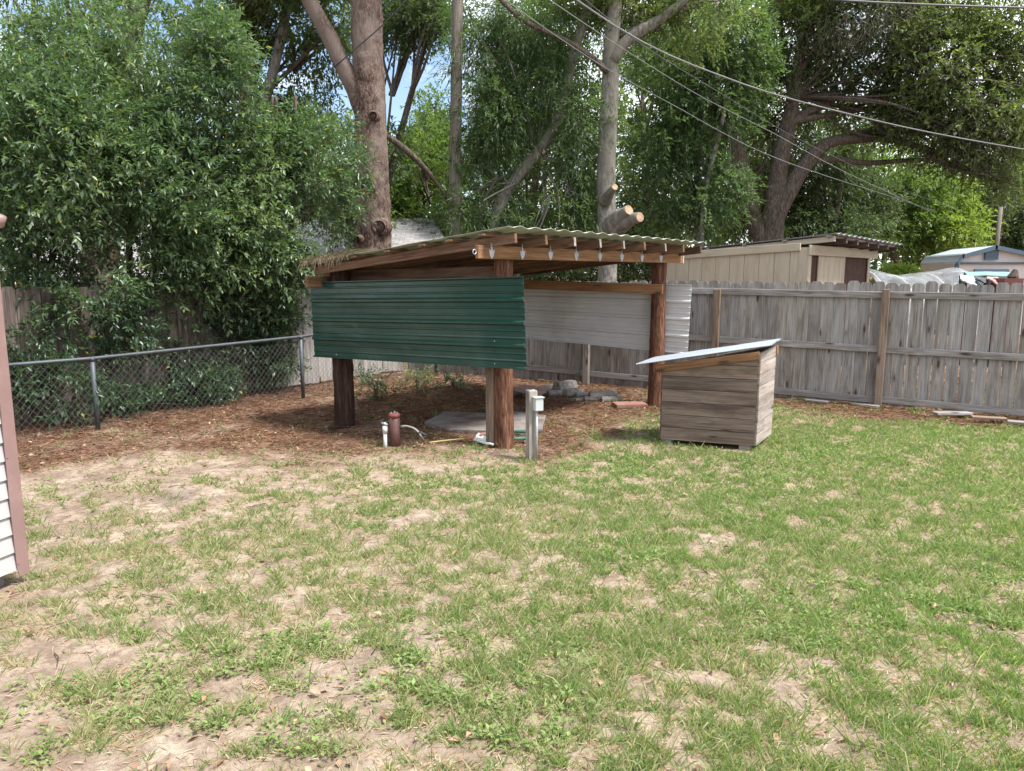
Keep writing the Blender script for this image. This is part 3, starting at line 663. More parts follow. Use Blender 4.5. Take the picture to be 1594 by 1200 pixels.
# ---------------------------------------------------------------- small things on the ground
q = G(827, 714); bxp = thing('meter_post', 'grey timber stub post carrying a metal electrical box and conduit', 'post', (q[0], q[1], 0))
zt = Zat(q[1], 607); board(bxp, 'timber', V(q[0], q[1], -.1), V(q[0], q[1], zt), .09, .09, 'grey_post_wood', up=nrm(V(1, .35, 0)), bev=.007)
q2 = G(835, 715, 0); cz = Zat(q2[1]-.02, 625)
b_ = MB(); b_.tube([V(q2[0], q2[1]-.03, -.1), V(q2[0], q2[1]-.03, cz-.05)], .0125, 10); b_.build('conduit', 'galvanised', bxp, True)
bm = bmesh.new(); bmesh.ops.create_cube(bm, size=1); 
for v_ in bm.verts: v_.co = (v_.co.x*.085, v_.co.y*.07, v_.co.z*.125)
bmesh.ops.bevel(bm, geom=bm.edges[:], offset=.006, segments=2, affect='EDGES'); me = bpy.data.meshes.new('box'); bm.to_mesh(me); bm.free()
Mx = np.eye(4); a_ = .35; Mx[:2, :2] = [[math.cos(a_), -math.sin(a_)], [math.sin(a_), math.cos(a_)]]; Mx[:3, 3] = (q2[0]+.012, q2[1]-.03, Zat(q2[1]-.03, 629))
eb = place('electrical_box', me, 'box_metal', bxp, Mx)
b_ = MB(); cb = Mx[:3, 3]+V(0, 0, .066); b_.box(cb, (.1, .085, .008), Mx[:3, 0], Mx[:3, 1]); b_.build('box_lid', 'box_metal', bxp)

q = G(615, 695); wl = thing('well_casing', 'maroon steel pipe with a red cap standing in the pine straw', 'pipe', (q[0], q[1], 0))
zt = Zat(q[1], 646); b_ = MB(); b_.tube([V(q[0], q[1], -.1), V(q[0], q[1], zt)], .056, 20); b_.build('casing', 'brown_pipe', wl, True)
b_ = MB(); b_.tube([V(q[0], q[1], zt-.02), V(q[0], q[1], zt+.012), V(q[0], q[1], zt+.018)], [.061, .061, .05], 20); b_.build('cap', 'red_cap', wl, True)
for dx, dy in ((-.03, -.02), (.03, -.02), (0, .035), (0, -.005)):
    b_ = MB(); b_.tube([V(q[0]+dx, q[1]+dy, zt+.015), V(q[0]+dx, q[1]+dy, zt+.034)], .009, 6); b_.build('bolt', 'galvanised', wl)
hp = [P(624, 664, q[1]-.01), P(632, 663, q[1]-.02), P(643, 666, q[1]-.03), P(651, 672, q[1]-.05), P(657, 681, q[1]-.06), G(661, 688)]
b_ = MB(); b_.tube(hp, [.011, .011, .011, .010, .008, .007], 8, sub=.03); b_.build('outlet_hose', 'grey_hose', wl, True)
b_ = MB(); b_.tube([P(652, 672, q[1]-.06), P(663, 677, q[1]-.06)], .016, 6, .3); b_.build('hose_clamp', 'black_plastic', wl)
q = G(600, 697); sp = thing('water_spigot', 'white plastic standpipe with grey tap left of the maroon pipe', 'tap', (q[0], q[1], 0))
zt = Zat(q[1], 664); b_ = MB(); b_.tube([V(q[0], q[1], -.1), V(q[0], q[1], zt)], .019, 12); b_.build('standpipe', 'white_pvc', sp, True)
b_ = MB(); b_.tube([V(q[0], q[1], zt-.07), V(q[0], q[1], zt+.005)], .025, 12); b_.build('coupling', 'white_pvc', sp, True)
b_ = MB(); b_.tube([V(q[0], q[1], zt), V(q[0], q[1], zt+.045)], .014, 8); b_.tube([V(q[0]-.035, q[1], zt+.04), V(q[0]+.03, q[1]-.01, zt+.02)], .012, 8); b_.build('tap', 'galvanised', sp, True)
b_ = MB(); b_.box(V(q[0]-.03, q[1], zt+.065), (.05, .012, .012), (1, 0, .6), (0, 1, 0), (-.6, 0, 1)); b_.box(V(q[0]+.03, q[1], zt+.05), (.03, .012, .012), (1, 0, .8), (0, 1, 0), (-.8, 0, 1)); b_.build('handle', 'dark_grey', sp)
# slab, yellow strap, plastic lid, hose
def slab_poly(name, label, cat, uvs, z, th, mat, sub=3, seed=0):
    pts = [G(u, v_, z) for u, v_ in uvs]; c = sum(pts)/len(pts); n = len(pts); vv = []; 
    ring = []
    for i in range(n):
        for k in range(sub):
            p = pts[i]*(1-k/sub)+pts[(i+1) % n]*k/sub; p = c+(p-c)*(1+.03*(fbm(p[None]*9, seed)[0]-.5)*2); ring.append(p)
    m_ = len(ring); top = [V(p[0], p[1], z) for p in ring]; inner = [c+(p-c)*.97+V(0, 0, .004) for p in top]; bot = [V(p[0], p[1], z-th) for p in ring]
    f = [tuple(range(m_, 2*m_))]+[(i, (i+1) % m_, m_+(i+1) % m_, m_+i) for i in range(m_)]+[(2*m_+i, 2*m_+(i+1) % m_, (i+1) % m_, i) for i in range(m_)]
    me = mesh_raw(name, top+inner+bot, f); me.materials.append(MATS[mat]); o = bpy.data.objects.new(name, me); COL.objects.link(o); return tag(o, label, cat)
slab_poly('concrete_slab', 'flat grey concrete slab half buried in pine straw under the shelter', 'slab', [(661, 656), (690, 641), (760, 643), (800, 640), (850, 646), (845, 668), (770, 671), (700, 668)], .05, .12, 'concrete', seed=5)
b_ = MB(); yp = [G(668, 689, .03), G(690, 686, .035), G(710, 684, .03), G(722, 683, .03)]; b_.tube([p+V(0, 0, .0) for p in yp], .009, 6, sub=.06); tag(b_.build('yellow_tube', 'yellow_plastic', None, True), 'thin yellow plastic tube lying on the pine straw', 'tube')
a = [G(u, v_, .04) for u, v_ in ((737, 684), (768, 692), (745, 673), (775, 679))]
o = corrugated(None, 'plastic_sheet', a[0], a[1], a[2], a[3], waveprof(5, .008, 5), 'white_pvc', 6, .012, 1, .01, 4)
corr = tag(o, 'small pale ribbed plastic sheet at the foot of the near log post', 'sheet')
b_ = MB(); b_.box(G(758, 676, .05), (.16, .1, .03), (1, .1, .08)); tag(b_.build('brick', 'brick_red'), 'orange-red brick on the pale plastic sheet', 'brick')
b_ = MB(); hc = G(790, 678, .04); b_.tube([hc+V(math.cos(k*.35)*(.27-.012*(k % 5)), math.sin(k*.35)*.2, .0+.012*math.sin(k)) for k in range(38)], .012, 6, sub=.05); tag(b_.build('garden_hose', 'green_hose', None, True), 'coiled green garden hose around the near log post foot', 'hose')
b_ = MB(); pc = G(518, 665, .035)
for k in range(9):
    t_ = k/8; r = .035*math.sin(math.pi*(.12+.8*t_)); 
    for j in range(8):
        a_ = j/8*6.283+k*.4; d = V(0, math.cos(a_), math.sin(a_)); x = pc+V(-.06+.12*t_, 0, 0); b_.add([x-V(.008, 0, 0)+d*r*.4, x+V(.012, 0, 0)+d*r*1.2+np.cross(d, V(1, 0, 0))*.009, x+V(.02, 0, 0)+d*r*1.35, x+V(.012, 0, 0)+d*r*1.2-np.cross(d, V(1, 0, 0))*.009], [(0, 1, 2, 3), (3, 2, 1, 0)])
b_.tube([pc-V(.06, 0, 0), pc+V(.06, 0, 0)], [.012, .01], 6); tag(b_.build('pine_cone', 'cone_brown'), 'dark pine cone at the foot of the charred log post', 'pine cone')
# pavers and firewood along the back of the shelter
def brickbox(name, label, cat, u, v_, z, dims, ang, mat, tilt=0):
    c = G(u, v_, z); X = V(math.cos(ang), math.sin(ang), tilt); Y = V(-math.sin(ang), math.cos(ang), 0); bm = bmesh.new(); bmesh.ops.create_cube(bm, size=1)
    for vv in bm.verts: vv.co = (vv.co.x*dims[0], vv.co.y*dims[1], vv.co.z*dims[2])
    bmesh.ops.bevel(bm, geom=bm.edges[:], offset=.006, segments=2, affect='EDGES'); me = bpy.data.meshes.new(name); bm.to_mesh(me); bm.free()
    M = np.eye(4); M[:3, 0] = nrm(X); M[:3, 1] = Y; M[:3, 2] = np.cross(nrm(X), Y); M[:3, 3] = c; o = place(name, me, mat, None, M); return tag(o, label, cat)
brickbox('paving_block', 'dusty pink paving slab propped on stones behind the near post', 'paver', 826, 607, .14, (.36, .3, .06), -.5, 'brick_dusty', -.12)
brickbox('paving_block', 'second pink slab lying under the propped one, mostly hidden', 'paver', 832, 611, .06, (.3, .26, .06), -.35, 'grey_stone', 0)
brickbox('paving_block', 'flat red paving slab on the ground beside the far right log post', 'paver', 980, 630, .04, (.42, .26, .05), .15, 'brick_red', 0)
lg = [(806, 612, .06, .7, 'dark log at the left end of the firewood row'), (852, 606, .07, .5, 'pale split log left of centre, leaning on the pink slab'), (868, 613, .06, .35, 'round dark-ended log in the front of the firewood row'),
      (880, 603, .12, .55, 'topmost pale log of the firewood row'), (893, 612, .07, .45, 'short thick pale log with its end towards the lawn'), (915, 615, .05, .3, 'flat grey log right of the thick pale one'),
      (925, 621, .045, .25, 'thin dark log low in front of the firewood row'), (938, 616, .08, .2, 'pale split log on the right half of the row'), (952, 622, .05, .12, 'rightmost grey squared log by the red slab'), (905, 622, .035, .8, 'small broken log end in front of the row')]
for k, (u, v_, r, ang, lab) in enumerate(lg):
    c = G(u, v_, r); Xd = V(math.cos(ang), math.sin(ang)*1.0, random.uniform(-.05, .05)); Ll = random.uniform(.26, .38)
    lo = thing('firewood_log', lab, 'log', (c[0], c[1], 0), 'logs in the firewood row')
    b_ = MB(); nseg = 9 if k % 3 else 6; b_.tube([c-Xd*Ll/2, c, c+Xd*Ll/2], r*.95, nseg, .35, 6, sub=.08, seed=k, caps=False); b_.build('bark', 'firewood_bark', lo, k % 3 != 0)
    for s in (-1, 1): b_ = MB(); e = c+Xd*Ll/2*s; b_.tube([e-Xd*.004*s, e+Xd*.002*s], r*.93, nseg, .35, 6, seed=k); b_.build('sawn_end', 'log_face', lo)
# boards and edging along the right fence
def loose(u, v_, u2, v2, w_, lab, mat='grey_fence_wood', name='loose_board'):
    a, c = G(u, v_, .03), G(u2, v2, .03); o = board(None, name, a, c, .03, w_, mat); return tag(o, lab, 'board')
loose(1455, 643, 1510, 643, .14, 'short grey board lying on the pine straw below the right fence')
loose(1512, 649, 1566, 652, .12, 'dark weathered board right of the short grey one', 'post_wood')
loose(1568, 656, 1640, 662, .14, 'grey board end at the right edge of the picture')
loose(1255, 622, 1290, 626, .12, 'half buried grey board behind the hutch, left one of the pair')
loose(1325, 628, 1368, 633, .10, 'half buried grey board just left of the dark fence post')

# ---------------------------------------------------------------- house corner at the left edge
hc = G(35, 902); h2 = G(2, 915); hd = nrm(h2-hc); hd = nrm(V(-.30, -1, 0)); hn = V(-hd[1], hd[0], 0); hn = hn if hn[0] > 0 else -hn
hs = thing('house', 'white lap-sided house corner with pinkish metal corner trim at the left edge', 'house', (hc[0], hc[1], 0))
z0 = .06
b_ = MB(); c = hc+hd*1.7-hn*1.6; b_.box(V(c[0], c[1], 1.15), (3.36, 3.1, 2.1), hd, hn); b_.build('wall', 'white_siding', hs)
b_ = MB(); b_.box(V(c[0], c[1], .05), (3.3, 3.04, .3), hd, hn); b_.build('footing', 'grey_stone', hs)
k = 0; z = z0+.02
while z < 2.2:
    a = hc+hd*.03+hn*.012; b2 = hc+hd*3.35+hn*.012
    for A_, Xd, nn_ in ((hc+hd*.03, hd, hn), (hc-hn*.06, -hn, -hd)):      # clapboards: lower edge stands proud
        B_ = A_+Xd*3.1; b_ = MB(); up = V(0, 0, 1)
        b_.hexa([A_+nn_*.002+up*z, B_+nn_*.002+up*z, B_+nn_*.024+up*z, A_+nn_*.024+up*z, A_+nn_*.002+up*(z+.112), B_+nn_*.002+up*(z+.112), B_+nn_*.009+up*(z+.112), A_+nn_*.009+up*(z+.112)])
        b_.build('siding_board', 'white_siding', hs)
    z += .108
for (X, off_) in ((hd, hn*.03), (-hn, -hd*.03)):
    a = hc+off_; plate(hs, 'corner_trim', V(a[0], a[1], z0-.02), V(0, 0, 1), X, [(0, -.024), (2.2, -.024), (2.2, .05), (1.2, .048), (.4, .054), (.05, .05), (0, .04)], .004, 'pink_trim')
for zz in (.12, .75, 1.4):
    a = hc+hn*.03+hd*.04; b_ = MB(); b_.tube([V(a[0], a[1], zz), V(a[0], a[1], zz)+hn*.006], .006, 6); b_.build('screw', 'rusty_pink', hs)
c2 = hc+hd*1.75-hn*1.6
b_ = MB(); b_.hexa([V(*(c2+hd*s_*1.68+hn*t_*1.5))*V(1, 1, 0)+V(0, 0, 2.2) for s_, t_ in ((-1, -1), (1, -1), (1, 1), (-1, 1))]+[V(*(c2+hd*s_*1.68+hn*t_*.1))*V(1, 1, 0)+V(0, 0, 2.7) for s_, t_ in ((-1, -1), (1, -1), (1, 1), (-1, 1))]); b_.build('roof', 'grey_shingles', hs)
ge = P(3, 336, hc[1]-.15); b_ = MB(); b_.tube([ge, ge-hn*.02+V(0, 0, -.03), ge-hn*.2], [.022, .034, .04], 10); b_.build('gutter_end', 'pink_trim', hs, True)

# ---------------------------------------------------------------- neighbour's tan shed
K = V(5.03, 13.0, 0); dl = nrm(V(-2.04, 2.0, 0)); dr = nrm(V(2.0, 2.04, 0))
ts = thing('garden_shed', 'tan panelled shed with ribbed lean-to roof and open doorway behind the fence', 'shed', tuple(K))
zc = Zat(K[1], 384); Lw, Rw = 2.85, 2.85
zcl = zc-.15
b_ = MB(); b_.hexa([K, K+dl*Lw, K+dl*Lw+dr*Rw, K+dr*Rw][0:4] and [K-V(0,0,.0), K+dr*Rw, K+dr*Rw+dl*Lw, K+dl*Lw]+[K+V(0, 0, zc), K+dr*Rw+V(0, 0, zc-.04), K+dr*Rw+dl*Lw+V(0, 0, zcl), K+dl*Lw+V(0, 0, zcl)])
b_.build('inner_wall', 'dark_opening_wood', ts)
nl_ = V(-dl[1], dl[0], 0); nl_ = nl_ if nl_[1] < 0 else -nl_; nr_ = V(-dr[1], dr[0], 0); nr_ = nr_ if nr_[1] < 0 else -nr_
n = 10; wpn = Lw/n
for k in range(n):
    a = K+dl*(k*wpn)+nl_*.012; za_ = zc-(zc-zcl)*k/n; zb_ = zc-(zc-zcl)*(k+1)/n
    plate(ts, 'wall_panel', a, V(0, 0, 1), dl, [(.05, .004), (za_-.02, .004), (zb_-.02, wpn-.004), (.05, wpn-.004)], .02, 'tan_painted_wood')
plate(ts, 'corner_board', K+nl_*.03, V(0, 0, 1), dl, [(0, -.02), (zc-.01, -.02), (zc-.01, .12), (0, .12)], .02, 'tan_painted_wood')
plate(ts, 'corner_board', K+nr_*.03, V(0, 0, 1), dr, [(0, -.03), (zc-.01, -.03), (zc-.01, .1), (0, .1)], .02, 'tan_painted_wood')
for k in range(5):
    a = K+dr*(.42+k*.24)+nr_*.02; plate(ts, 'door_board', a, V(0, 0, 1), dr, [(.05, .003), (zc-.14, .003), (zc-.14, .237), (.05, .237)], .02, 'tan_painted_wood')
plate(ts, 'corner_board', K+dr*(Rw-.08)+nr_*.03, V(0, 0, 1), dr, [(0, 0), (zc-.05, 0), (zc-.05, .09), (0, .09)], .02, 'tan_painted_wood')
a = K-dr*.05+nr_*.06; board(ts, 'header_board', V(a[0], a[1], Zat(a[1], 389)), V(*(a+dr*3.2))*V(1, 1, 0)+V(0, 0, Zat((a+dr*3.2)[1], 396)), .17, .035, 'tan_painted_wood')
n_h = P(1303, 363, 12.62); f_h = P(1405, 381, 15.0); n_l = P(1080, 387, 15.0); f_l = f_h+(n_l-n_h)
corrugated(ts, 'roof_sheet', n_h, n_l, f_h, f_l, waveprof(14, .016, 6), 'hutch_roof_metal', 10, .004, 1, .005, 8)
rs = nrm(n_l-n_h); ru = nrm(np.cross(f_h-n_h, n_l-n_h)); ru = ru if ru[2] > 0 else -ru
for k in range(7):
    s = .02+.94*k/6; a = n_h*(1-s)+f_h*s; a = a+rs*.06-ru*.08; board(ts, 'rafter', a, a+rs*2.9, .09, .04, 'tan_painted_wood' if k == 0 else 'shade_toned_fence_wood', up=ru)
for k in range(4):
    s = .05+.28*k; a = n_h+(n_l-n_h)*s-ru*.03; board(ts, 'purlin', a, a+(f_h-n_h)*.97, .03, .08, 'grey_fence_wood', up=ru)
fb = n_h+rs*.5-ru*.1-nr_*0; a = K+nl_*.05+dl*.1; board(ts, 'fascia', V(a[0], a[1], zc-.0), V(*(a+dl*2.7))*V(1, 1, 0)+V(0, 0, zcl+.02), .13, .03, 'tan_painted_wood')

# ---------------------------------------------------------------- neighbour's house, barn, tunnel, clutter
nh_ = thing('neighbour_house', 'low neighbour house with grey shingled roof seen behind the shelter and trees', 'house', (-9, 23, 0))
def Q(u, v_, Y): return P(u, v_, Y)
e0, e1_, r0, r1 = Q(-160, 432, 20.5), Q(735, 432, 20.5), Q(-160, 354, 24), Q(702, 356, 24)
m_ = (e0+e1_)/2
roof_me = mesh_raw('roof', [(0, 0, 0), (np.linalg.norm(e1_-e0), 0, 0), (np.linalg.norm(e1_-e0)-1.5, np.linalg.norm(r0-e0), 0), (0, np.linalg.norm(r0-e0), 0),
   (0, 0, -.06), (np.linalg.norm(e1_-e0), 0, -.06), (np.linalg.norm(e1_-e0)-1.5, np.linalg.norm(r0-e0), -.06), (0, np.linalg.norm(r0-e0), -.06)], [(0, 1, 2, 3), (7, 6, 5, 4), (0, 4, 5, 1), (1, 5, 6, 2), (2, 6, 7, 3), (3, 7, 4, 0)])
M = np.eye(4); M[:3, 0] = nrm(e1_-e0); yv = r0-e0; yv = nrm(yv-M[:3, 0]*np.dot(yv, M[:3, 0])); M[:3, 1] = yv; M[:3, 2] = np.cross(M[:3, 0], yv); M[:3, 3] = e0; place('roof', roof_me, 'grey_shingles', nh_, M)
b_ = MB(); bk = V(0, 3.6, 0); b_.hexa([r0-V(0, .02, .07), r1-V(0, .02, .07), r1+V(0, 3.5, -1.5), r0+V(0, 3.5, -1.5), r0+V(0, 0, 0.0), r1+V(0, 0, 0.0), r1+V(0, 3.5, -1.4), r0+V(0, 3.5, -1.4)]); b_.build('back_roof', 'grey_shingles', nh_)
ez = e0[2]; b_ = MB(); b_.box(V(m_[0]-.4, 23.9, ez/2-.1), (np.linalg.norm(e1_-e0)-1.6, 5.6, ez), (1, 0, 0)); b_.build('wall', 'neighbour_wall', nh_)
b_ = MB(); b_.box(V(m_[0], 20.52, ez-.1), (np.linalg.norm(e1_-e0)-.1, .03, .16)); b_.build('fascia', 'white_fascia', nh_)
for uu in (60, 330):
    c = Q(uu, 452, 21.08); f_ = MB(); f_.box(c+V(0, -.03, -.4), (1.3, .06, 1.1)); fo = f_.build('window', 'white_fascia', nh_); g_ = MB(); g_.box(c+V(0, -.065, -.4), (1.15, .02, .95)); g_.build('pane', 'glass_dark', fo)
bn = thing('barn_shed', 'cream barn-style shed with slate blue trim at far right behind the fence', 'shed', (14.3, 21, 0)); Yb = 21.
bo = [Q(1487, 470, Yb), Q(1487, 410, Yb), Q(1495, 400, Yb), Q(1546, 386, Yb), Q(1602, 398, Yb), Q(1610, 410, Yb), Q(1610, 470, Yb)]
bo[0][2] = 0; bo[-1][2] = 0; bk = V(1.2, 4, 0)
b_ = MB(); n = len(bo); b_.add(bo+[p+bk for p in bo], [tuple(range(n))[::-1], tuple(range(n, 2*n))]+[(i, (i+1) % n, (i+1) % n+n, i+n) for i in range(n)]); b_.build('wall', 'barn_wall', bn)
for i in range(1, 5):
    p, q_ = bo[i]+V(0, 0, .02), bo[i+1]+V(0, 0, .02); f_ = V(0, -.12, 0); dd = nrm(q_-p)*.03
    b_ = MB(); up_ = V(0, 0, .05); b_.hexa([p+f_-dd, q_+f_+dd, q_+bk+dd, p+bk-dd, p+f_+up_-dd, q_+f_+up_+dd, q_+bk+up_+dd, p+bk+up_-dd]); b_.build('roof', 'barn_roof', bn)
    b_ = MB(); b_.hexa([p+f_*1.3-dd-up_*1.2, q_+f_*1.3+dd-up_*1.2, q_+f_+dd-up_*1.2, p+f_-dd-up_*1.2, p+f_*1.3-dd+up_*1.05, q_+f_*1.3+dd+up_*1.05, q_+f_+dd+up_*1.05, p+f_-dd+up_*1.05]); b_.build('rake_trim', 'slate_trim', bn)
def quadbox(parent, name, u0, v0, u1, v1, Y, mat, th=.05):
    a, c = Q(u0, v0, Y), Q(u1, v1, Y); b_ = MB(); b_.box((a+c)/2, (abs(c[0]-a[0]), th, abs(c[2]-a[2]))); return b_.build(name, mat, parent)
quadbox(bn, 'band_trim', 1489, 408, 1609, 411, Yb-.05, 'slate_trim')
wv = quadbox(bn, 'vent', 1534, 389, 1553, 404, Yb-.06, 'slate_trim'); quadbox(wv, 'louvre', 1537.5, 392, 1549.5, 401, Yb-.1, 'neighbour_wall')
wv.location = wv.location
dr_ = quadbox(bn, 'door', 1517, 419, 1566, 460, Yb-.05, 'slate_trim'); quadbox(dr_, 'door_panel', 1520, 422, 1563, 460, Yb-.09, 'white_fascia')
quadbox(bn, 'corner_trim', 1487, 411, 1490, 440, Yb-.06, 'slate_trim')
# plastic covered tunnel
gt = thing('plastic_tunnel', 'low tunnel draped in crumpled clear plastic film behind the fence', 'tunnel', (8.5, 15.5, 0))
nu, nv = 40, 16; vv = []
prof_u = [(1338, 420), (1352, 418), (1372, 423), (1395, 428), (1430, 425), (1460, 421), (1485, 416), (1498, 424), (1502, 436)]
for i in range(nu+1):
    u = 1338+(1502-1338)*i/nu; vt = np.interp(u, [p[0] for p in prof_u], [p[1] for p in prof_u])
    for j in range(nv+1):
        a_ = math.pi*j/nv; Yc = 16.5-1.3*math.cos(a_); zt = Zat(16.5, vt); z = zt*math.sin(a_)**.6; x = P(u, vt, 16.5)[0]
        w_ = (fbm(np.array([[x*2.2+Yc*1.5, Yc*5, z*5]]), 3)[0]-.5)*.12; vv.append(V(x+w_*.5, Yc+w_, max(0, z+w_*.3)))
me = mesh_raw('film', np.array(vv)-org(gt), [(i*(nv+1)+j, (i+1)*(nv+1)+j, (i+1)*(nv+1)+j+1, i*(nv+1)+j+1) for i in range(nu) for j in range(nv)], True); me.materials.append(MATS['plastic_film']); o = bpy.data.objects.new('film', me); link(o, gt)
for u in (1345, 1388, 1440, 1492):
    vt = np.interp(u, [p[0] for p in prof_u], [p[1] for p in prof_u]); x = P(u, vt, 16.5)[0]; zt = Zat(16.5, vt)
    b_ = MB(); b_.tube([V(x, 16.5-1.27*math.cos(a_), (zt-.03)*max(0, math.sin(a_))**.6) for a_ in np.linspace(0, math.pi, 14)], .018, 6); b_.build('hoop', 'white_pvc', gt, True)
def sheetthing(name, lab, cat, c4, Y, mat, th=.02, leg=True):
    t_ = thing(name, lab, cat, tuple(P(c4[0][0], 500, Y)*V(1, 1, 0))); pts = [P(u, v_, Y+dy) for u, v_, dy in c4]
    corrugated(t_, 'sheet', pts[0], pts[1], pts[3], pts[2], waveprof(5, .015, 4), mat, 5, th, 1, .02, int(Y*7))
    if leg:
        for p in pts: b_ = MB(); b_.tube([V(p[0], p[1], 0), p-V(0, 0, .01)], .02, 6); b_.build('leg', 'dark_grey', t_)
    return t_
sheetthing('awning', 'pale teal ribbed awning over clutter in front of the cream barn', 'awning', [(1505, 428, 0), (1578, 430, 0), (1578, 424, 1.2), (1502, 423, 1.2)], 14.5, 'teal_sheet')
sheetthing('tarp_sheet', 'light blue sheet hanging low left of the teal awning', 'sheet', [(1497, 436, 0), (1521, 444, 0), (1514, 429, .5), (1495, 428, .5)], 14, 'barn_roof')
sheetthing('tarp_sheet', 'faded pink sheet sloping under the teal awning', 'sheet', [(1540, 434, 0), (1562, 446, 0), (1552, 431, .5), (1536, 431, .5)], 14, 'faded_pink')
sheetthing('tarp_sheet', 'dark grey sheet between the blue and pink sheets', 'sheet', [(1521, 434, 0), (1540, 442, 0), (1534, 430, .5), (1517, 430, .5)], 14.1, 'dark_grey')
bx = thing('red_crate_stack', 'dark red box heaped under the right end of the teal awning', 'box', tuple(P(1570, 500, 14)*V(1, 1, 0)))
a = P(1553, 433, 14.1); c = P(1582, 441, 14.1); b_ = MB(); b_.box(V((a[0]+c[0])/2, 14.1, a[2]/2), (c[0]-a[0], .4, a[2])); b_.build('box', 'dark_red', bx)
b_ = MB(); b_.tube([P(1580, 440, 14), P(1576, 430, 14), P(1581, 420, 14)], [.06, .09, .04], 8, .3); b_.build('bundle', 'cone_brown', bx)

# ---------------------------------------------------------------- poles and overhead wires
pb = P(707, 400, 14.8); up_ = thing('utility_pole', 'tall weathered wooden utility pole with vines, right of the pine', 'pole', (pb[0], pb[1], 0))
b_ = MB(); pt = P(713, -60, 14.8); b_.tube([V(pb[0]-.02, pb[1], -.1), pb, pt, pt+(pt-pb)*.25], [.125, .12, .1, .095], 16, .04, 6, sub=.3); b_.build('shaft', 'pole_bark', up_, True)
p_, q_ = crown_pts([bl(706, 330, 14.75, 14, 45, .2), bl(708, 210, 14.75, 10, 60, .18)], 260, 4, .3)
bb_, dd_, nn2 = spray(p_, nrm(q_+rv(len(p_))*.5), 5, .12); leaf_object('vine', 'willow_leaf', up_, bb_, dd_, nn2, .07, .035, rng.uniform(.2, .9, len(bb_)))
p2 = P(1552, 380, 26); u2 = thing('utility_pole', 'small distant grey pole leaning above the cream barn', 'pole', (p2[0], p2[1], 0)); b_ = MB(); b_.tube([V(p2[0]-.4, p2[1], 0), p2, P(1558, 322, 26)], .07, 10); b_.build('shaft', 'pole_bark', u2, True)
def wire(name, lab, pts, r, mat):
    pp = np.array([P(*p) for p in pts]); b_ = MB(); b_.tube(pp, r, 6, sub=.6); tag(b_.build(name, mat, None, True), lab, 'wire')
wire('overhead_cable', 'thick pale service cable sagging from top centre to the right edge', [(870, -20, 8), (960, 42, 8.6), (1040, 85, 9), (1120, 117, 9.5), (1200, 145, 10), (1300, 172, 10.6), (1400, 196, 11.2), (1500, 216, 11.8), (1640, 240, 12.6)], .0085, 'cable_light')
wire('overhead_cable', 'cable crossing the very top right corner', [(1230, -8, 10), (1320, 1, 10), (1440, 7, 10), (1594, 12, 10), (1700, 14, 10)], .013, 'cable_black')
wire('overhead_cable', 'thin wire running just below the thick service cable', [(820, -25, 9), (900, 30, 10), (1000, 95, 11.5), (1100, 155, 13), (1200, 205, 14), (1310, 265, 15.5), (1450, 330, 18)], .0055, 'cable_light')
wire('overhead_cable', 'lowest thin wire crossing the grey trunk', [(760, -20, 9), (850, 45, 10), (950, 110, 11.5), (1060, 170, 13), (1160, 225, 14), (1260, 265, 15.5), (1400, 310, 18), (1460, 330, 19)], .0055, 'cable_light')
wire('overhead_cable', 'thin dark wire between the thick cable and the lowest wire at right', [(900, -10, 10), (1000, 70, 12), (1130, 150, 14), (1250, 220, 16), (1420, 300, 19), (1500, 330, 21)], .006, 'cable_black')
wire('overhead_cable', 'black wire slanting across the pine trunk at top', [(520, 105, 13), (560, 70, 13), (600, 35, 13), (650, -20, 13)], .010, 'black_plastic')

# ---------------------------------------------------------------- trees
def trunkpart(parent, name, pts, Y, mat, seg=14, rough=.12, freq=4, base=True, sub=.25, seed=0):
    p, r = path(pts, Y)
    if base: p = np.concatenate([[V(p[0][0]-.0, p[0][1], -.1)], p]); r = np.concatenate([[r[0]*1.25], r])
    b_ = MB(); b_.tube(p, r, seg, rough, freq, sub=sub, seed=seed); return b_.build(name, mat, parent, True)
def twigs(parent, name, mat, start, ends, r0=.02, seed=0):
    """thin branches fanning from points on a limb to the clumps"""
    b_ = MB(); rs_ = np.random.default_rng(seed)
    for s, e in zip(start, ends):
        m_ = (s+e)/2+rs_.normal(size=3)*.15*np.linalg.norm(e-s)*.5+V(0, 0, .05); b_.tube([s, m_, e], [r0, r0*.7, r0*.3], 5, 0, 1, sub=.3, caps=False)
    return b_.build(name, mat, parent, True)
def fan(parent, blobs, p0, mat, n=3, r0=.03, seed=0):
    rs_ = np.random.default_rng(seed); S = []; E_ = []
    for bb in blobs:
        c = V(*bb[:3]); S.append(V(*p0)); E_.append(c)
        for k in range(n): d = nrm(rs_.normal(size=3)); S.append((c*(.6)+V(*p0)*.4)); E_.append(c+d*V(*bb[3:])*.85)
    return twigs(parent, 'branches', mat, S, E_, r0, seed)

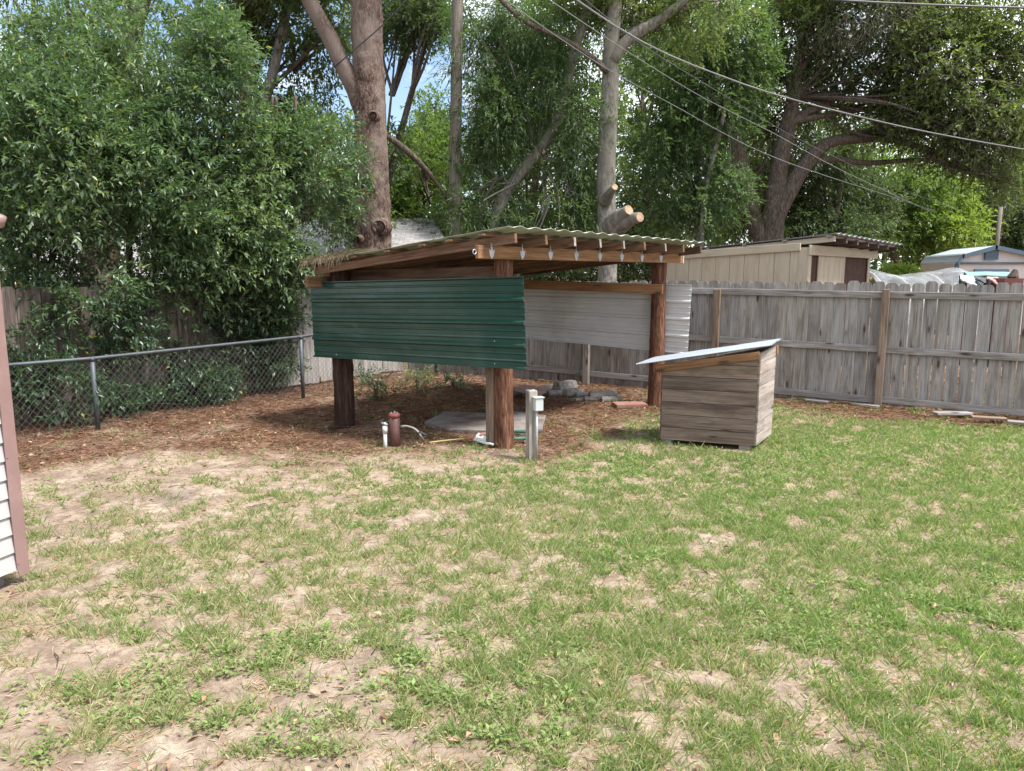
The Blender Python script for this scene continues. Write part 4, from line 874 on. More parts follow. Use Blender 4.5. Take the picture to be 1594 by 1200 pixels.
# laurels over the left fences
lt = [('laurel_tree', 'glossy laurel at the left edge, nearest of the laurels, overhanging the wire fence', 60, 9.3, [bl(-30, 60, 9.6, 120, 130), bl(90, 60, 9.8, 120, 110), bl(20, 200, 9.2, 130, 110), bl(110, 250, 9.0, 100, 90), bl(60, 340, 9.0, 120, 80), bl(40, 430, 9.3, 100, 50), bl(150, 410, 9.2, 80, 60), bl(110, 470, 9.3, 90, 35), bl(60, 520, 9.3, 70, 35)], [(40, 0), (75, 15), (20, -10)], 3600),
      ('laurel_tree', 'middle laurel with leafy boughs above the dark picket fence', 250, 10.2, [bl(200, 60, 10.6, 110, 100), bl(290, 130, 10.4, 110, 100), bl(200, 200, 10.2, 110, 90), bl(260, 290, 9.9, 110, 80), bl(220, 370, 10.0, 110, 50), bl(330, 380, 10.3, 90, 50), bl(330, 230, 10.6, 80, 80), bl(260, 430, 10.3, 80, 35), bl(300, 470, 10.5, 70, 35), bl(210, 480, 10.2, 60, 30)], [(240, 0), (270, 10), (205, -8)], 3700),
      ('laurel_tree', 'rightmost laurel reaching towards the pine trunk and shelter roof', 430, 11.0, [bl(400, 270, 11, 90, 80), bl(480, 250, 11.3, 75, 70), bl(500, 320, 11, 60, 50), bl(410, 350, 10.8, 90, 60), bl(440, 410, 10.9, 70, 45), bl(360, 420, 10.8, 60, 30), bl(340, 300, 11, 70, 60), bl(400, 470, 11, 50, 50)], [(430, 0), (405, 10), (450, 5)], 3000)]
for k, (nm, lab, ub, Yb_, blobs, stems, ntw) in enumerate(lt):
    c = P(ub, 500, Yb_+.5); t_ = thing(nm, lab, 'tree', (c[0], c[1], 0), 'laurels along the left fence')
    for j, (us_, dx) in enumerate(stems):
        trunkpart(t_, 'stem', [(us_, 600, 12, Yb_+.5), (us_+dx*.3, 430, 10, Yb_+.4), (us_+dx, 300, 8, Yb_+.2), (us_+dx*2, 150, 5, Yb_)], Yb_, 'oak_bark', 8, .12, 5, seed=j)
    fan(t_, blobs, P(ub, 380, Yb_+.3), 'oak_bark', 3, .022, k)
    crown(t_, 'crown', 'laurel_leaf', blobs, ntw, 14, .34, .085, .032, 100+k, hole=.455, fr=1.5, droop=.1, spread=.8, tint=(.05, .85), shell=.42)
# hanging low boughs and undergrowth along the fences
lb_ = [('laurel_shrub', 'low laurel shrub poking through the wire fence by the first pipe post', [bl(85, 600, 8.5, 66, 34), bl(110, 650, 8.5, 30, 24), bl(40, 575, 8.4, 40, 30), bl(130, 590, 8.5, 20, 16)], 270, .07, (0, .45)),  # laurel_shrub tints are held low, colouring their shade into the leaves
       ('laurel_shrub', 'sparse laurel shrub rising against the dark fence above the pipe rail, far left', [bl(60, 500, 9.4, 90, 45), bl(150, 480, 9.6, 80, 50), bl(190, 530, 9.3, 70, 34), bl(60, 540, 8.6, 60, 30), bl(170, 500, 9.6, 90, 40)], 900, .08, (0, .32)),
       ('laurel_shrub', 'thin shrub against the dark fence halfway to the shelter', [bl(290, 500, 10.6, 90, 50), bl(350, 480, 10.8, 80, 50), bl(270, 550, 10, 80, 26), bl(250, 480, 10.4, 60, 40), bl(340, 540, 10.7, 70, 30)], 950, .08, (0, .32)),
       ('laurel_shrub', 'dark shrub low behind the wire mesh, left of the second pipe post', [bl(300, 610, 9.9, 45, 30), bl(240, 625, 9.6, 35, 24), bl(340, 600, 10.2, 30, 30), bl(190, 630, 9.2, 40, 30)], 420, .075, (0, .35)),
       ('laurel_shrub', 'shrub hanging against the grey fence just left of the shelter', [bl(400, 500, 11.2, 50, 55), bl(440, 470, 11.2, 35, 30), bl(415, 560, 10.9, 42, 24), bl(390, 610, 10.9, 36, 14)], 560, .075, (0, .35)),
       ('leafy_weed', 'green leafy weed under the shelter behind the charred post', [bl(585, 600, 10.4, 24, 10), bl(570, 585, 10.8, 16, 9)], 60, .06, (0, .6)),
       ('leafy_weed', 'green leafy weed under the shelter near its middle', [bl(650, 587, 11.2, 20, 8)], 45, .06, (.3, .9)),
       ('leafy_weed', 'small weed under the shelter close to the near post', [bl(705, 592, 11.0, 16, 9), bl(690, 582, 11.6, 12, 6)], 30, .06, (.2, .8))]
for k, (nm, lab, blobs, ntw, ln, ti) in enumerate(lb_):
    c = blobs[0]; t_ = thing(nm, lab, 'shrub' if nm == 'laurel_shrub' else 'weed', (c[0], c[1], 0)); fan(t_, blobs, V(c[0], c[1], 0), 'oak_bark', 3, .012, k+30)
    crown(t_, 'foliage', 'laurel_leaf', blobs, ntw, 11, .26, ln, ln*.38, 130+k, hole=.38, fr=2.2, droop=.15, spread=.8, tint=ti, shell=.5)

# oak behind the laurels, dark double trunk
t_ = thing('oak_tree', 'dark oak with forked trunk behind the laurels, left of the pine', 'tree', tuple(P(400, 500, 15.5)*V(1, 1, 0)))
trunkpart(t_, 'trunk', [(412, 440, 34), (402, 300, 32), (392, 200, 30), (385, 110, 27), (378, 0, 24), (370, -120, 20)], 15.5, 'oak_bark', 16, .15)
trunkpart(t_, 'limb', [(398, 200, 18), (420, 130, 16), (435, 70, 15), (450, -10, 14), (465, -100, 12)], 15.4, 'grey_bark', 12, .12, base=False)
trunkpart(t_, 'limb', [(390, 175, 14), (350, 110, 11), (320, 50, 9), (300, -20, 6)], 15.6, 'oak_bark', 10, .12, base=False)
trunkpart(t_, 'limb', [(405, 150, 9), (450, 110, 7), (500, 60, 5), (530, 40, 3)], 15.6, 'oak_bark', 8, .12, base=False)
bs_ = [bl(330, 20, 15.5, 90, 40), bl(420, 40, 16, 60, 40), bl(500, 90, 16, 50, 40), bl(480, 180, 16, 60, 35), bl(420, -40, 15, 160, 50), bl(520, 30, 16.5, 40, 40), bl(440, 230, 16, 60, 40), bl(350, 90, 16, 50, 50)]
fan(t_, bs_, P(395, 150, 15.5), 'oak_bark', 4, .04, 3); crown(t_, 'crown', 'oak_leaf', bs_, 2600, 12, .4, .11, .04, 201, hole=.43, fr=1.0, droop=.3, tint=(.1, .8))
t_ = thing('oak_tree', 'thick old oak trunk mostly hidden behind the left laurels', 'tree', tuple(P(158, 500, 14.6)*V(1, 1, 0)))
trunkpart(t_, 'trunk', [(157, 455, 56), (160, 350, 50), (170, 200, 44), (200, 60, 36), (230, -60, 30)], 14.6, 'oak_bark', 18, .15)
bs_ = [bl(60, 60, 15, 120, 90), bl(200, 40, 15, 100, 70), bl(130, 200, 15, 120, 80), bl(270, 210, 15.5, 90, 60), bl(80, -60, 15, 220, 60), bl(10, 320, 15.5, 90, 50), bl(240, 330, 15.5, 100, 50)]
fan(t_, bs_, P(165, 250, 14.6), 'oak_bark', 4, .05, 4); crown(t_, 'crown', 'oak_leaf', bs_, 1500, 12, .45, .12, .045, 202, hole=.45, fr=.9, droop=.3, tint=(.0, .7))

# the big pine
t_ = thing('pine_tree', 'tall straight pine with scaly reddish bark and a forked limb behind the shelter', 'tree', tuple(P(585, 500, 14)*V(1, 1, 0)))
trunkpart(t_, 'trunk', [(586, 440, 54), (583, 385, 52), (581, 300, 49), (577, 200, 47), (574, 120, 46), (571, 40, 45), (569, -60, 44), (567, -250, 40)], 14, 'pine_bark', 56, .13, 9, sub=.05, seed=2)
trunkpart(t_, 'limb', [(572, 200, 24, 14), (556, 148, 27, 13.95), (533, 100, 25, 13.95), (510, 52, 24, 13.95), (484, 5, 22, 13.95), (455, -60, 21, 13.95), (400, -160, 18, 13.95)], 14, 'pine_bark', 24, .14, 7, base=False, sub=.09, seed=5)
for (u, v_, r) in ((572, 289, 13), (590, 353, 12), (582, 180, 7), (560, 372, 6)):
    c = P(u, v_, 13.72); d = V((u-583)/60, -1, 0); d = nrm(d); rr = r*13.7/F
    b_ = MB(); b_.tube([c+V(0, .16, 0), c, c+d*.02, c+d*.045], [rr*1.5, rr*1.15, rr*1.05, rr*.75], 14, .2, 8, caps=False, seed=int(u)); b_.tube([c+d*.0, c+d*.012], rr*.8, 12, .2, 8); b_.build('knot', 'pine_bark', t_, True)
b_ = MB(); pth, rr = path([(604, 212, 9, 14), (630, 232, 10, 14.2), (655, 255, 9, 14.4), (676, 280, 6, 14.6), (695, 308, 4, 14.8)]); b_.tube(pth, rr, 8, .2, 8, sub=.1); b_.build('dead_limb', 'oak_bark', t_, True)
bs_ = [bl(400, -230, 14, 120, 50), bl(560, -330, 14, 160, 80), bl(660, -260, 14, 90, 40)]
crown(t_, 'crown', 'dark_leaf', bs_, 900, 14, .4, .18, .012, 203, hole=.4)

# drooping tree with leaning trunk
t_ = thing('drooping_tree', 'tree with narrow drooping leaves and a leaning pale trunk in the centre', 'tree', tuple(P(765, 500, 15)*V(1, 1, 0)))
trunkpart(t_, 'trunk', [(765, 440, 24), (772, 340, 20), (798, 285, 17), (830, 245, 17), (858, 205, 16), (874, 165, 17), (884, 120, 16), (897, 70, 14), (916, 10, 13), (940, -60, 11)], 15, 'grey_bark', 14, .1, sub=.15)
b_ = MB(); c = P(846, 236, 14.88); b_.tube([P(838, 238, 15), c], .05, 10); b_.build('branch_stub', 'grey_bark', t_, True); b_ = MB(); b_.tube([c, c+nrm(c-P(838, 238, 15))*.006], .045, 10); b_.build('cut_face', 'cut_wood', t_)
bs_ = [bl(760, 90, 15.2, 50, 60), bl(760, 180, 15, 45, 60), bl(780, 200, 15.4, 55, 60), bl(860, 300, 15.4, 70, 55), bl(780, 320, 14.8, 50, 40), bl(735, 300, 15, 35, 50), bl(850, 130, 15.4, 45, 60), bl(915, 190, 14.9, 30, 55), bl(900, 270, 15.0, 35, 45), bl(870, 350, 14.6, 70, 25), bl(820, 30, 15.4, 80, 40), bl(905, 330, 14.9, 30, 30), bl(740, 20, 15.4, 40, 40)]
fan(t_, bs_, P(835, 235, 15), 'grey_bark', 3, .025, 5); crown(t_, 'crown', 'willow_leaf', bs_, 4200, 14, .5, .11, .022, 204, hole=.43, fr=1.2, droop=.5, spread=.6, tint=(.1, .85))

# grey trunk tree with sawn limbs
t_ = thing('grey_trunk_tree', 'pale grey trunk with freshly sawn stubs and high fork rising behind the shelter', 'tree', tuple(P(945, 500, 14.6)*V(1, 1, 0)))
trunkpart(t_, 'trunk', [(945, 440, 30), (946, 370, 30), (943, 290, 28), (947, 200, 27), (950, 120, 25), (952, 60, 22), (958, 0, 20), (962, -100, 16)], 14.6, 'grey_bark', 20, .1, sub=.12)
trunkpart(t_, 'limb', [(955, 95, 16), (968, 72, 17), (990, 52, 16), (1015, 38, 14), (1040, 20, 13), (1075, -5, 11), (1120, -40, 9)], 14.5, 'grey_bark', 12, .1, base=False)
trunkpart(t_, 'limb', [(946, 112, 10), (925, 92, 9), (905, 78, 7), (880, 62, 6), (840, 45, 7), (812, 30, 7), (790, 10, 7), (765, -15, 7)], 14.4, 'oak_bark', 10, .1, base=False)
def stub(pts, Y0):
    p, r = path(pts); b_ = MB(); b_.tube(p, r, 16, .1, 5, sub=.06); b_.build('sawn_limb', 'grey_bark', t_, True, None)
    d = nrm(p[-1]-p[-2]); b_ = MB(); b_.tube([p[-1], p[-1]+d*.008], r[-1]*.93, 16, .06); b_.build('cut_face', 'cut_wood', t_)
stub([(945, 362, 36, 14.5), (958, 346, 32, 14.2), (970, 334, 21, 13.95), (979, 327, 16, 13.8)], 0); stub([(950, 365, 30, 14.45), (968, 350, 26, 14.1), (984, 341, 19, 13.85), (996, 338, 15, 13.65)], 0); stub([(942, 312, 22, 14.4), (950, 300, 13, 14.1), (957, 291, 10, 13.9)], 0)
bs_ = [bl(1000, 10, 15, 70, 40), bl(900, 0, 15.5, 80, 40), bl(1060, 40, 15.5, 50, 40), bl(980, -60, 15, 160, 50), bl(1100, 0, 15, 80, 40)]
fan(t_, bs_, P(955, 60, 14.6), 'grey_bark', 4, .03, 6); crown(t_, 'crown', 'oak_leaf', bs_, 1500, 12, .4, .10, .04, 205, hole=.44, fr=1., droop=.3, tint=(.2, .9))

# slender pale trees
for k, (lab, pts, Y, bs_) in enumerate([('slender pale-barked tree, right one of the thin pair left of the live oak', [(1092, 370, 8), (1098, 300, 8), (1112, 235, 8), (1126, 180, 7), (1134, 110, 7), (1142, 40, 6)], 17.5, [bl(1110, 150, 17.5, 60, 60), bl(1150, 90, 17.5, 50, 70), bl(1080, 340, 17.5, 50, 30), bl(1130, 300, 17.5, 35, 40)]),
        ('slender pale-barked tree, left one of the thin pair', [(1085, 370, 8), (1082, 300, 8), (1090, 240, 7), (1098, 150, 7), (1108, 70, 6), (1118, 0, 5)], 18, [bl(1040, 120, 18, 60, 70), bl(1030, 220, 18, 60, 60), bl(1070, 200, 18, 50, 50), bl(1050, 300, 18, 60, 40), bl(1060, 40, 18, 60, 50)])]):
    t_ = thing('slender_tree', lab, 'tree', tuple(P(pts[0][0], 500, Y)*V(1, 1, 0))); trunkpart(t_, 'trunk', pts, Y, 'grey_bark', 9, .12, sub=.3, seed=k)
    fan(t_, bs_, P(pts[3][0], pts[3][1], Y), 'grey_bark', 4, .02, 60+k); crown(t_, 'crown', 'willow_leaf', bs_, 1500, 12, .42, .11, .045, 210+k, hole=.42, tint=(.1, .8))

# live oak
t_ = thing('live_oak', 'spreading live oak with several stems and long horizontal limbs at right', 'tree', tuple(P(1195, 500, 20)*V(1, 1, 0)))
trunkpart(t_, 'trunk', [(1195, 440, 56), (1198, 370, 42), (1206, 300, 30), (1216, 240, 26), (1228, 190, 22), (1238, 130, 18), (1250, 60, 14), (1262, 0, 10)], 20, 'oak_bark', 16, .15)
for pts in ([(1190, 390, 26), (1212, 330, 26), (1235, 285, 25), (1258, 250, 23), (1290, 222, 17), (1330, 216, 14), (1375, 215, 12), (1420, 225, 9), (1470, 240, 6)], [(1188, 400, 24), (1172, 340, 24), (1162, 290, 24), (1150, 240, 22), (1140, 190, 18)],
            [(1222, 205, 14), (1245, 180, 12), (1290, 160, 10), (1330, 130, 8), (1352, 105, 5)], [(1256, 252, 9), (1300, 248, 8), (1350, 254, 8), (1400, 250, 7), (1450, 248, 5)], [(1230, 190, 12), (1270, 182, 9), (1330, 172, 8), (1390, 163, 6)],
            [(1232, 160, 12), (1225, 100, 10), (1215, 40, 8), (1210, -20, 6)], [(1240, 120, 8), (1265, 80, 7), (1280, 40, 5)], [(1300, 222, 7), (1340, 205, 6), (1380, 203, 5), (1420, 205, 4)]):
    trunkpart(t_, 'limb', pts, 19.9, 'oak_bark', 10, .15, base=pts[0][1] > 380)
bs_ = [bl(1200, 60, 20.5, 80, 70), bl(1290, 40, 20, 80, 60), bl(1370, 70, 19.5, 80, 60), bl(1180, 150, 20.8, 60, 50), bl(1290, 110, 21, 70, 50), bl(1440, 70, 19, 80, 70), bl(1500, 120, 18.5, 80, 70), bl(1420, 150, 19.5, 80, 50), bl(1545, 60, 18.5, 60, 60), bl(1560, 160, 18, 50, 60), bl(1490, 210, 18.5, 70, 50), bl(1550, 240, 18, 50, 40), bl(1400, 10, 19, 150, 40), bl(1570, 290, 18, 28, 30), bl(1440, 215, 19, 60, 25), bl(1350, 180, 20.5, 60, 20), bl(1300, -60, 20, 250, 50), bl(1180, 230, 21, 50, 50), bl(1520, -50, 19, 140, 60), bl(1160, 320, 20.5, 40, 50), bl(1290, 165, 21, 60, 30), bl(1530, 190, 18.5, 60, 60), bl(1580, 100, 18, 40, 90), bl(1460, 160, 19, 70, 40)]
fan(t_, bs_, P(1240, 150, 20), 'oak_bark', 4, .04, 7); crown(t_, 'crown', 'oak_leaf', bs_, 8600, 13, .5, .12, .05, 220, hole=.41, fr=.8, droop=.3, tint=(.0, .9), shell=.5)
p_, q_ = crown_pts([bl(1380, 40, 18.6, 120, 35), bl(1470, 110, 18.2, 70, 40), bl(1500, 190, 18, 60, 30), bl(1540, 230, 17.6, 50, 30), bl(1320, 60, 19, 60, 30)], 420, 9, .5)
pp = np.repeat(p_, 9, 0)+rng.normal(size=(len(p_)*9, 3))*V(.22, .22, .2); leaf_object('hanging_moss', 'moss_strand', t_, pp, V(0, 0, -.8)+rv(len(pp))*.8, rv(len(pp)), rng.uniform(.06, .26, len(pp)), .012, rng.uniform(0, 1, len(pp)))

# woods behind: each tree with its own trunk and crown
bgt = [('woodland_tree', 'yellow-green sunlit tree behind, between the pine and the utility pole', 26, 650, [(640, 270, 55, 60), (680, 300, 45, 60), (620, 330, 60, 50), (665, 230, 40, 40)], 'bright_leaf', 1700, .16),
 ('conifer_tree', 'pointed dark-green treetop against the cloud gap, left of the utility pole', 28, 655, [(653, 175, 14, 30), (655, 215, 30, 35), (660, 250, 40, 40)], 'willow_leaf', 700, .15),
 ('conifer_tree', 'second pointed treetop in the cloud gap, beside the utility pole', 29, 680, [(678, 165, 12, 30), (680, 205, 26, 35), (684, 240, 36, 40)], 'bright_leaf', 700, .15),
 ('woodland_tree', 'dark tree behind the pine with foliage on both sides of its trunk', 22, 540, [(520, 250, 50, 50), (630, 15, 50, 42), (680, 5, 50, 40), (540, 320, 60, 40), (620, 20, 80, 30), (608, 225, 24, 26)], 'dark_leaf', 2600, .13),
 ('woodland_tree', 'green tree filling the gap behind the drooping tree', 24, 800, [(760, 300, 60, 60), (820, 240, 70, 60), (880, 330, 70, 50), (740, 380, 60, 30), (800, 130, 60, 60), (870, 60, 70, 60), (900, 180, 60, 60)], 'willow_leaf', 3400, .14),
 ('woodland_tree', 'shadowy tree right of the grey trunk, above the shelter roof', 25, 1010, [(1000, 300, 60, 60), (1030, 200, 60, 60), (1000, 140, 50, 50), (1060, 330, 60, 45), (1000, 370, 70, 30), (960, 425, 80, 28), (860, 420, 90, 28), (1020, 428, 60, 24)], 'dark_leaf', 3800, .13),
 ('woodland_tree', 'mid-green tree with light top behind the thin pale trees', 27, 1090, [(1080, 60, 70, 60), (1110, 160, 60, 60), (1060, 240, 50, 50), (1130, 230, 50, 60), (1130, 330, 50, 50), (1020, 60, 50, 60)], 'willow_leaf', 3000, .15),
 ('woodland_tree', 'dark rounded tree behind the live oak trunk and tan shed', 26, 1290, [(1280, 310, 60, 50), (1340, 320, 50, 45), (1240, 350, 60, 35), (1310, 360, 70, 25), (1260, 230, 70, 50), (1320, 200, 60, 40), (1200, 290, 60, 60)], 'dark_leaf', 3400, .15),
 ('woodland_tree', 'dusty grey-green tree beneath the live oak limbs', 29, 1400, [(1370, 280, 50, 45), (1420, 290, 50, 50), (1390, 350, 50, 40), (1430, 370, 40, 40), (1330, 265, 60, 35)], 'bright_leaf', 1700, .17),
 ('woodland_tree', 'bright lime-green tree catching light left of the cream barn', 30, 1480, [(1475, 320, 32, 40), (1490, 360, 40, 40), (1455, 370, 40, 35), (1500, 390, 30, 20)], 'yellow_leaf', 1100, .17),
 ('woodland_tree', 'dark tree standing behind the lime-green tree and barn', 34, 1530, [(1530, 350, 40, 45), (1590, 360, 40, 40), (1440, 300, 60, 40), (1530, 290, 50, 40), (1640, 340, 60, 60)], 'dark_leaf', 1800, .19),
 ('woodland_tree', 'tall hazy tree closing the right edge above the barn', 38, 1600, [(1590, 330, 50, 60), (1620, 250, 60, 70), (1560, 380, 60, 25)], 'willow_leaf', 1300, .22),
 ('woodland_tree', 'distant tree glimpsed behind the left laurels', 26, 80, [(60, 330, 120, 60), (0, 230, 90, 80), (180, 300, 100, 60), (120, 390, 150, 30)], 'willow_leaf', 1800, .16),
 ('woodland_tree', 'distant tree behind the forked dark oak', 27, 430, [(330, 300, 80, 60), (450, 290, 80, 50), (500, 360, 70, 30), (380, 370, 90, 30), (460, 200, 50, 40)], 'bright_leaf', 2000, .16)]
for k, (nm, lab, Y, ub, bb, mt, ntw, ln) in enumerate(bgt):
    t_ = thing(nm, lab, 'tree', tuple(P(ub, 500, Y)*V(1, 1, 0)), 'trees in the wood behind the fences'); bs_ = [bl(u, v_, Y+random.uniform(-1, 1), a_, c_) for u, v_, a_, c_ in bb]
    top = min(bb, key=lambda q: q[1]); trunkpart(t_, 'trunk', [(ub, 440, 14), ((ub*2+top[0])/3, 340, 12), ((ub+top[0]*2)/3, (340+top[1])/2, 9), (top[0], top[1], 4)], Y, 'oak_bark', 8, .15, sub=.8, seed=k)
    fan(t_, bs_, P((ub*2+top[0])/3, 340, Y), 'oak_bark', 3, .05, 70+k); crown(t_, 'crown', mt, bs_, ntw, 10, .6, ln, ln*.45, 300+k, hole=.38, fr=.7, droop=.25, tint=(.05, .9))
t_ = thing('round_bush', 'bright yellow-green clipped bush above the plastic tunnel', 'bush', tuple(P(1395, 500, 19)*V(1, 1, 0))); bs_ = [bl(1395, 428, 19, 34, 16), bl(1375, 430, 19, 22, 12), bl(1412, 430, 19, 20, 12)]
fan(t_, bs_, V(*P(1395, 500, 19)[:2], 0), 'oak_bark', 2, .02, 90); crown(t_, 'foliage', 'yellow_leaf', bs_, 700, 10, .2, .08, .04, 330, hole=.25, tint=(.2, 1))
# unbroken far wood
rngY = rng.uniform(48, 62, 5200); uu = rng.uniform(-300, 1900, 5200); vt = np.interp(uu, [-300, 300, 560, 600, 700, 760, 1000, 1900], [120, 120, 200, 235, 235, 180, 120, 250])
vv_ = vt+(450-vt)*rng.uniform(0, 1, 5200)**.8; pp = np.array([P(a_, b2, c_) for a_, b2, c_ in zip(uu, vv_, rngY)]); k_ = fbm(pp*.25, 77) > .36; pp = pp[k_]
b2, d2, n2_ = spray(pp, rv(len(pp)), 10, 1.6); o = leaf_object('far_wood', 'oak_leaf', None, b2, d2, n2_, .6, .32, np.repeat(fbm(pp*.3, 5), 10)*.9+rng.uniform(0, .3, len(b2))); o['kind'] = 'stuff'; o['label'] = 'continuous dark green wood far behind the yards'; o['category'] = 'wood'

# ---------------------------------------------------------------- lawn: blades, weeds, litter
def scatter(n, x0, x1, y0, y1, bias=1.6):
    y = y0+(y1-y0)*rng.uniform(0, 1, n)**bias; x = rng.uniform(-1, 1, n)*(y*.74+1.9); k_ = (x > x0) & (x < x1); return x[k_], y[k_]
hutin = lambda x, y: (np.abs((x-qL[0])*hx[0]+(y-qL[1])*hx[1]-wf/2) < wf/2) & (((x-qL[0])*hy[0]+(y-qL[1])*hy[1]) > 0.02) & (((x-qL[0])*hy[0]+(y-qL[1])*hy[1]) < wsd)
def stuff(o, lab, cat): o['kind'] = 'stuff'; o['label'] = lab; o['category'] = cat
x, y = scatter(205000, -7.5, 11, 2.2, 12.2, 1.25); lit, cov, g = masks(x, y)
fine = smooth((fbm(np.stack([x, y], 1)*13, 71, 2)-.36)*4); pr = cov*(.10+.76*g)*(1-lit*.93)*(.12+.88*fine)+.012*(g > .01)
k_ = (rng.uniform(size=len(x)) < pr) & ~hutin(x, y) & ~((x < hc[0]+.1) & (y < hc[1])); x, y, g = x[k_], y[k_], g[k_]
tuft = rng.uniform(.6, 1.5, len(x))*np.where(rng.uniform(size=len(x)) < .06, 1.7, 1)*np.where(y > 6, .8, 1)
KB = 8; X2 = np.repeat(x, KB); Y2 = np.repeat(y, KB); n = len(X2); tf = np.repeat(tuft, KB)
a_ = rng.uniform(0, 2*np.pi, n); rr_ = rng.uniform(0, .022, n)*tf; px, py = X2+np.cos(a_)*rr_, Y2+np.sin(a_)*rr_
d = np.stack([np.cos(a_)*rng.uniform(.15, 1.1, n), np.sin(a_)*rng.uniform(.15, 1.1, n), np.ones(n)], 1)
ti = np.clip(np.repeat(.46+.28*(fbm(np.stack([x, y], 1)*1.1, 60)-.5)*2+.16*g*(x > .5), KB)+rng.normal(0, .17, n), 0, 1); dry = rng.uniform(size=n) < np.repeat(.27-.12*g, KB); ti[dry] = rng.uniform(0, .28, dry.sum())
o = leaf_object('lawn_grass', 'grass_blade', None, np.stack([px, py, height(px, py)-.004], 1), d, np.stack([np.sin(a_), -np.cos(a_), np.zeros(n)], 1)+rv(n)*.4, rng.uniform(.035, .085, n)*tf, np.where(Y2 > 6, .0062, .0048)*rng.uniform(.7, 1.2, n), ti, blade=True, curl=rng.uniform(.1, 1.3, n)[:, None])
stuff(o, 'patchy green lawn grass growing through sandy soil', 'grass'); print('blades', n)
# flat broad-leaved weeds
x, y = scatter(12000, -7.5, 11, 2.2, 11.5, 1.2); lit, cov, g = masks(x, y); wn = fbm(np.stack([x, y], 1)*1.3, 91, 2)
k_ = (rng.uniform(size=len(x)) < smooth((wn-.5)*7)*.55*np.clip(cov+.1, 0, 1)*(1-lit*.9)*(g > .02)) & ~hutin(x, y); x, y = x[k_], y[k_]; KB = 16
X2, Y2 = np.repeat(x, KB), np.repeat(y, KB); n = len(X2); a_ = rng.uniform(0, 2*np.pi, n); rr_ = rng.uniform(0, .075, n); px, py = X2+np.cos(a_)*rr_, Y2+np.sin(a_)*rr_; a_ = a_+rng.normal(0, .8, n)
o = leaf_object('broadleaf_weeds', 'weed_leaf', None, np.stack([px, py, height(px, py)+rng.uniform(.004, .035, n)], 1), np.stack([np.cos(a_), np.sin(a_), rng.uniform(-.1, .7, n)], 1), V(0, 0, 1)+rv(n)*.3, rng.uniform(.018, .038, n), rng.uniform(.011, .02, n), rng.uniform(0, 1, n))
stuff(o, 'low broad-leaved weeds scattered through the lawn', 'weeds'); print('weed leaves', n)
# pine needles, dead leaves and dry bits
x, y = scatter(190000, -8, 11, 2.2, 13.2, 1.1); lit, cov, g = masks(x, y); k_ = rng.uniform(size=len(x)) < (lit*.95+.17+.45*np.clip(cov*1.3, 0, 1)*(1-lit)); x, y, lit = x[k_], y[k_], lit[k_]; n = len(x); a_ = rng.uniform(0, 2*np.pi, n)
ti = np.where(rng.uniform(size=n) < lit, rng.uniform(.05, .75, n), rng.uniform(.4, 1, n))
o = leaf_object('pine_straw', 'litter_strand', None, np.stack([x, y, height(x, y)+rng.uniform(.002, .03, n)*(.3+.7*lit)], 1), np.stack([np.cos(a_), np.sin(a_), rng.normal(0, .16, n)], 1), V(0, 0, 1)+rv(n)*.2, np.where(lit > .5, rng.uniform(.05, .15, n), rng.uniform(.02, .08, n)), rng.uniform(.0025, .006, n), ti)
stuff(o, 'fallen reddish pine needles and dry stems covering the ground by the fences', 'pine straw'); print('needles', n)
x, y = scatter(12000, -8, 11, 2.2, 13, 1.2); lit, cov, g = masks(x, y); k_ = rng.uniform(size=len(x)) < (lit*.8+.12); x, y = x[k_], y[k_]; n = len(x); a_ = rng.uniform(0, 2*np.pi, n)
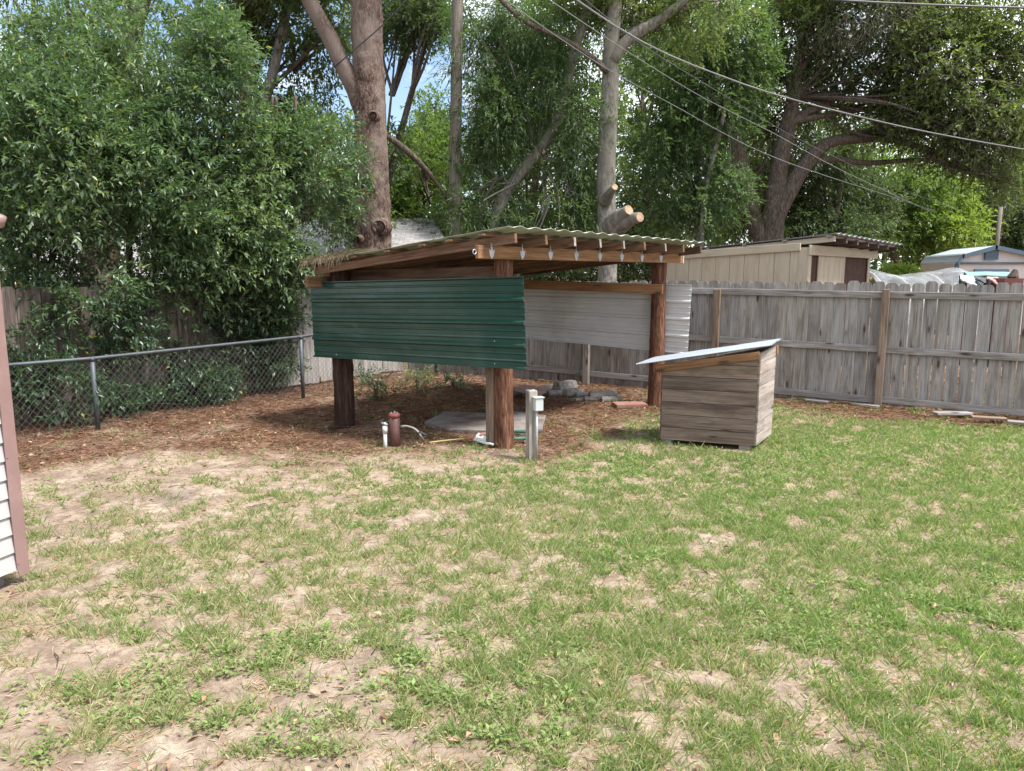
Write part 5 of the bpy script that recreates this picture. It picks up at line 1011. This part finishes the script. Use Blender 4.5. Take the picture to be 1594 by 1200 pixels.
o = leaf_object('dead_leaves', 'litter_strand', None, np.stack([x, y, height(x, y)+rng.uniform(.004, .02, n)], 1), np.stack([np.cos(a_), np.sin(a_), rng.normal(0, .3, n)], 1), V(0, 0, 1)+rv(n)*.5, rng.uniform(.03, .065, n), rng.uniform(.015, .03, n), rng.uniform(.1, .8, n), fold=.35)
stuff(o, 'scattered brown dead leaves on the ground', 'dead leaves')
b_ = MB()
for k in range(90):
    yy = random.uniform(2.5, 10); xx = random.uniform(-.7, .7)*yy; a_ = random.uniform(0, 6.28); l_ = random.uniform(.05, .2); p0 = V(xx, yy, hz(xx, yy)+.008)
    p1 = p0+V(math.cos(a_), math.sin(a_), 0)*l_; p1[2] = hz(p1[0], p1[1])+.012; mid_ = (p0+p1)/2+V(random.uniform(-.02, .02), random.uniform(-.02, .02), .006); b_.tube([p0, mid_, p1], [.003, .0025, .0015], 4)
stuff(b_.build('fallen_twigs', 'oak_bark'), 'small dark twigs fallen on the sandy lawn', 'twigs')
# straw fallen on the low corner of the shelter roof
n = 1500; s = rng.uniform(0, .45, n)**1.0; tt = 1-rng.uniform(0, .42, n)**1.2; pts = np.array([roofpt(a_, b2, .012) for a_, b2 in zip(s*s*1.6, tt)])+V(0, 0, 1)*rng.uniform(0, .03, n)[:, None]
a_ = rng.uniform(0, 2*np.pi, n); o = leaf_object('roof_straw', 'dry_straw', None, pts, np.stack([np.cos(a_), np.sin(a_), rng.normal(0, .12, n)], 1), V(0, 0, 1)+rv(n)*.2, rng.uniform(.06, .16, n), .004, rng.uniform(0, 1, n)); stuff(o, 'pine straw lying on the low corner of the shelter roof', 'pine straw')
n = 110; tt = rng.uniform(.74, 1, n); pts = np.array([roofpt(-.004, b2, .014) for b2 in tt]); o = leaf_object('hanging_straw', 'dry_straw', None, pts, V(0, -.25, -1)+rv(n)*.45, rv(n), rng.uniform(.05, .17, n), .004, rng.uniform(0, 1, n), blade=True, curl=.4); stuff(o, 'straw strands hanging over the low edge of the shelter roof', 'pine straw')
open('/tmp/tris.txt','w').write(str([(o.name,len(o.data.loops)-2*len(o.data.polygons)) for o in bpy.data.objects if o.type == 'MESH' and len(o.data.polygons)>9000]))
print('tris', sum(len(o.data.loops)-2*len(o.data.polygons) for o in bpy.data.objects if o.type == 'MESH'))
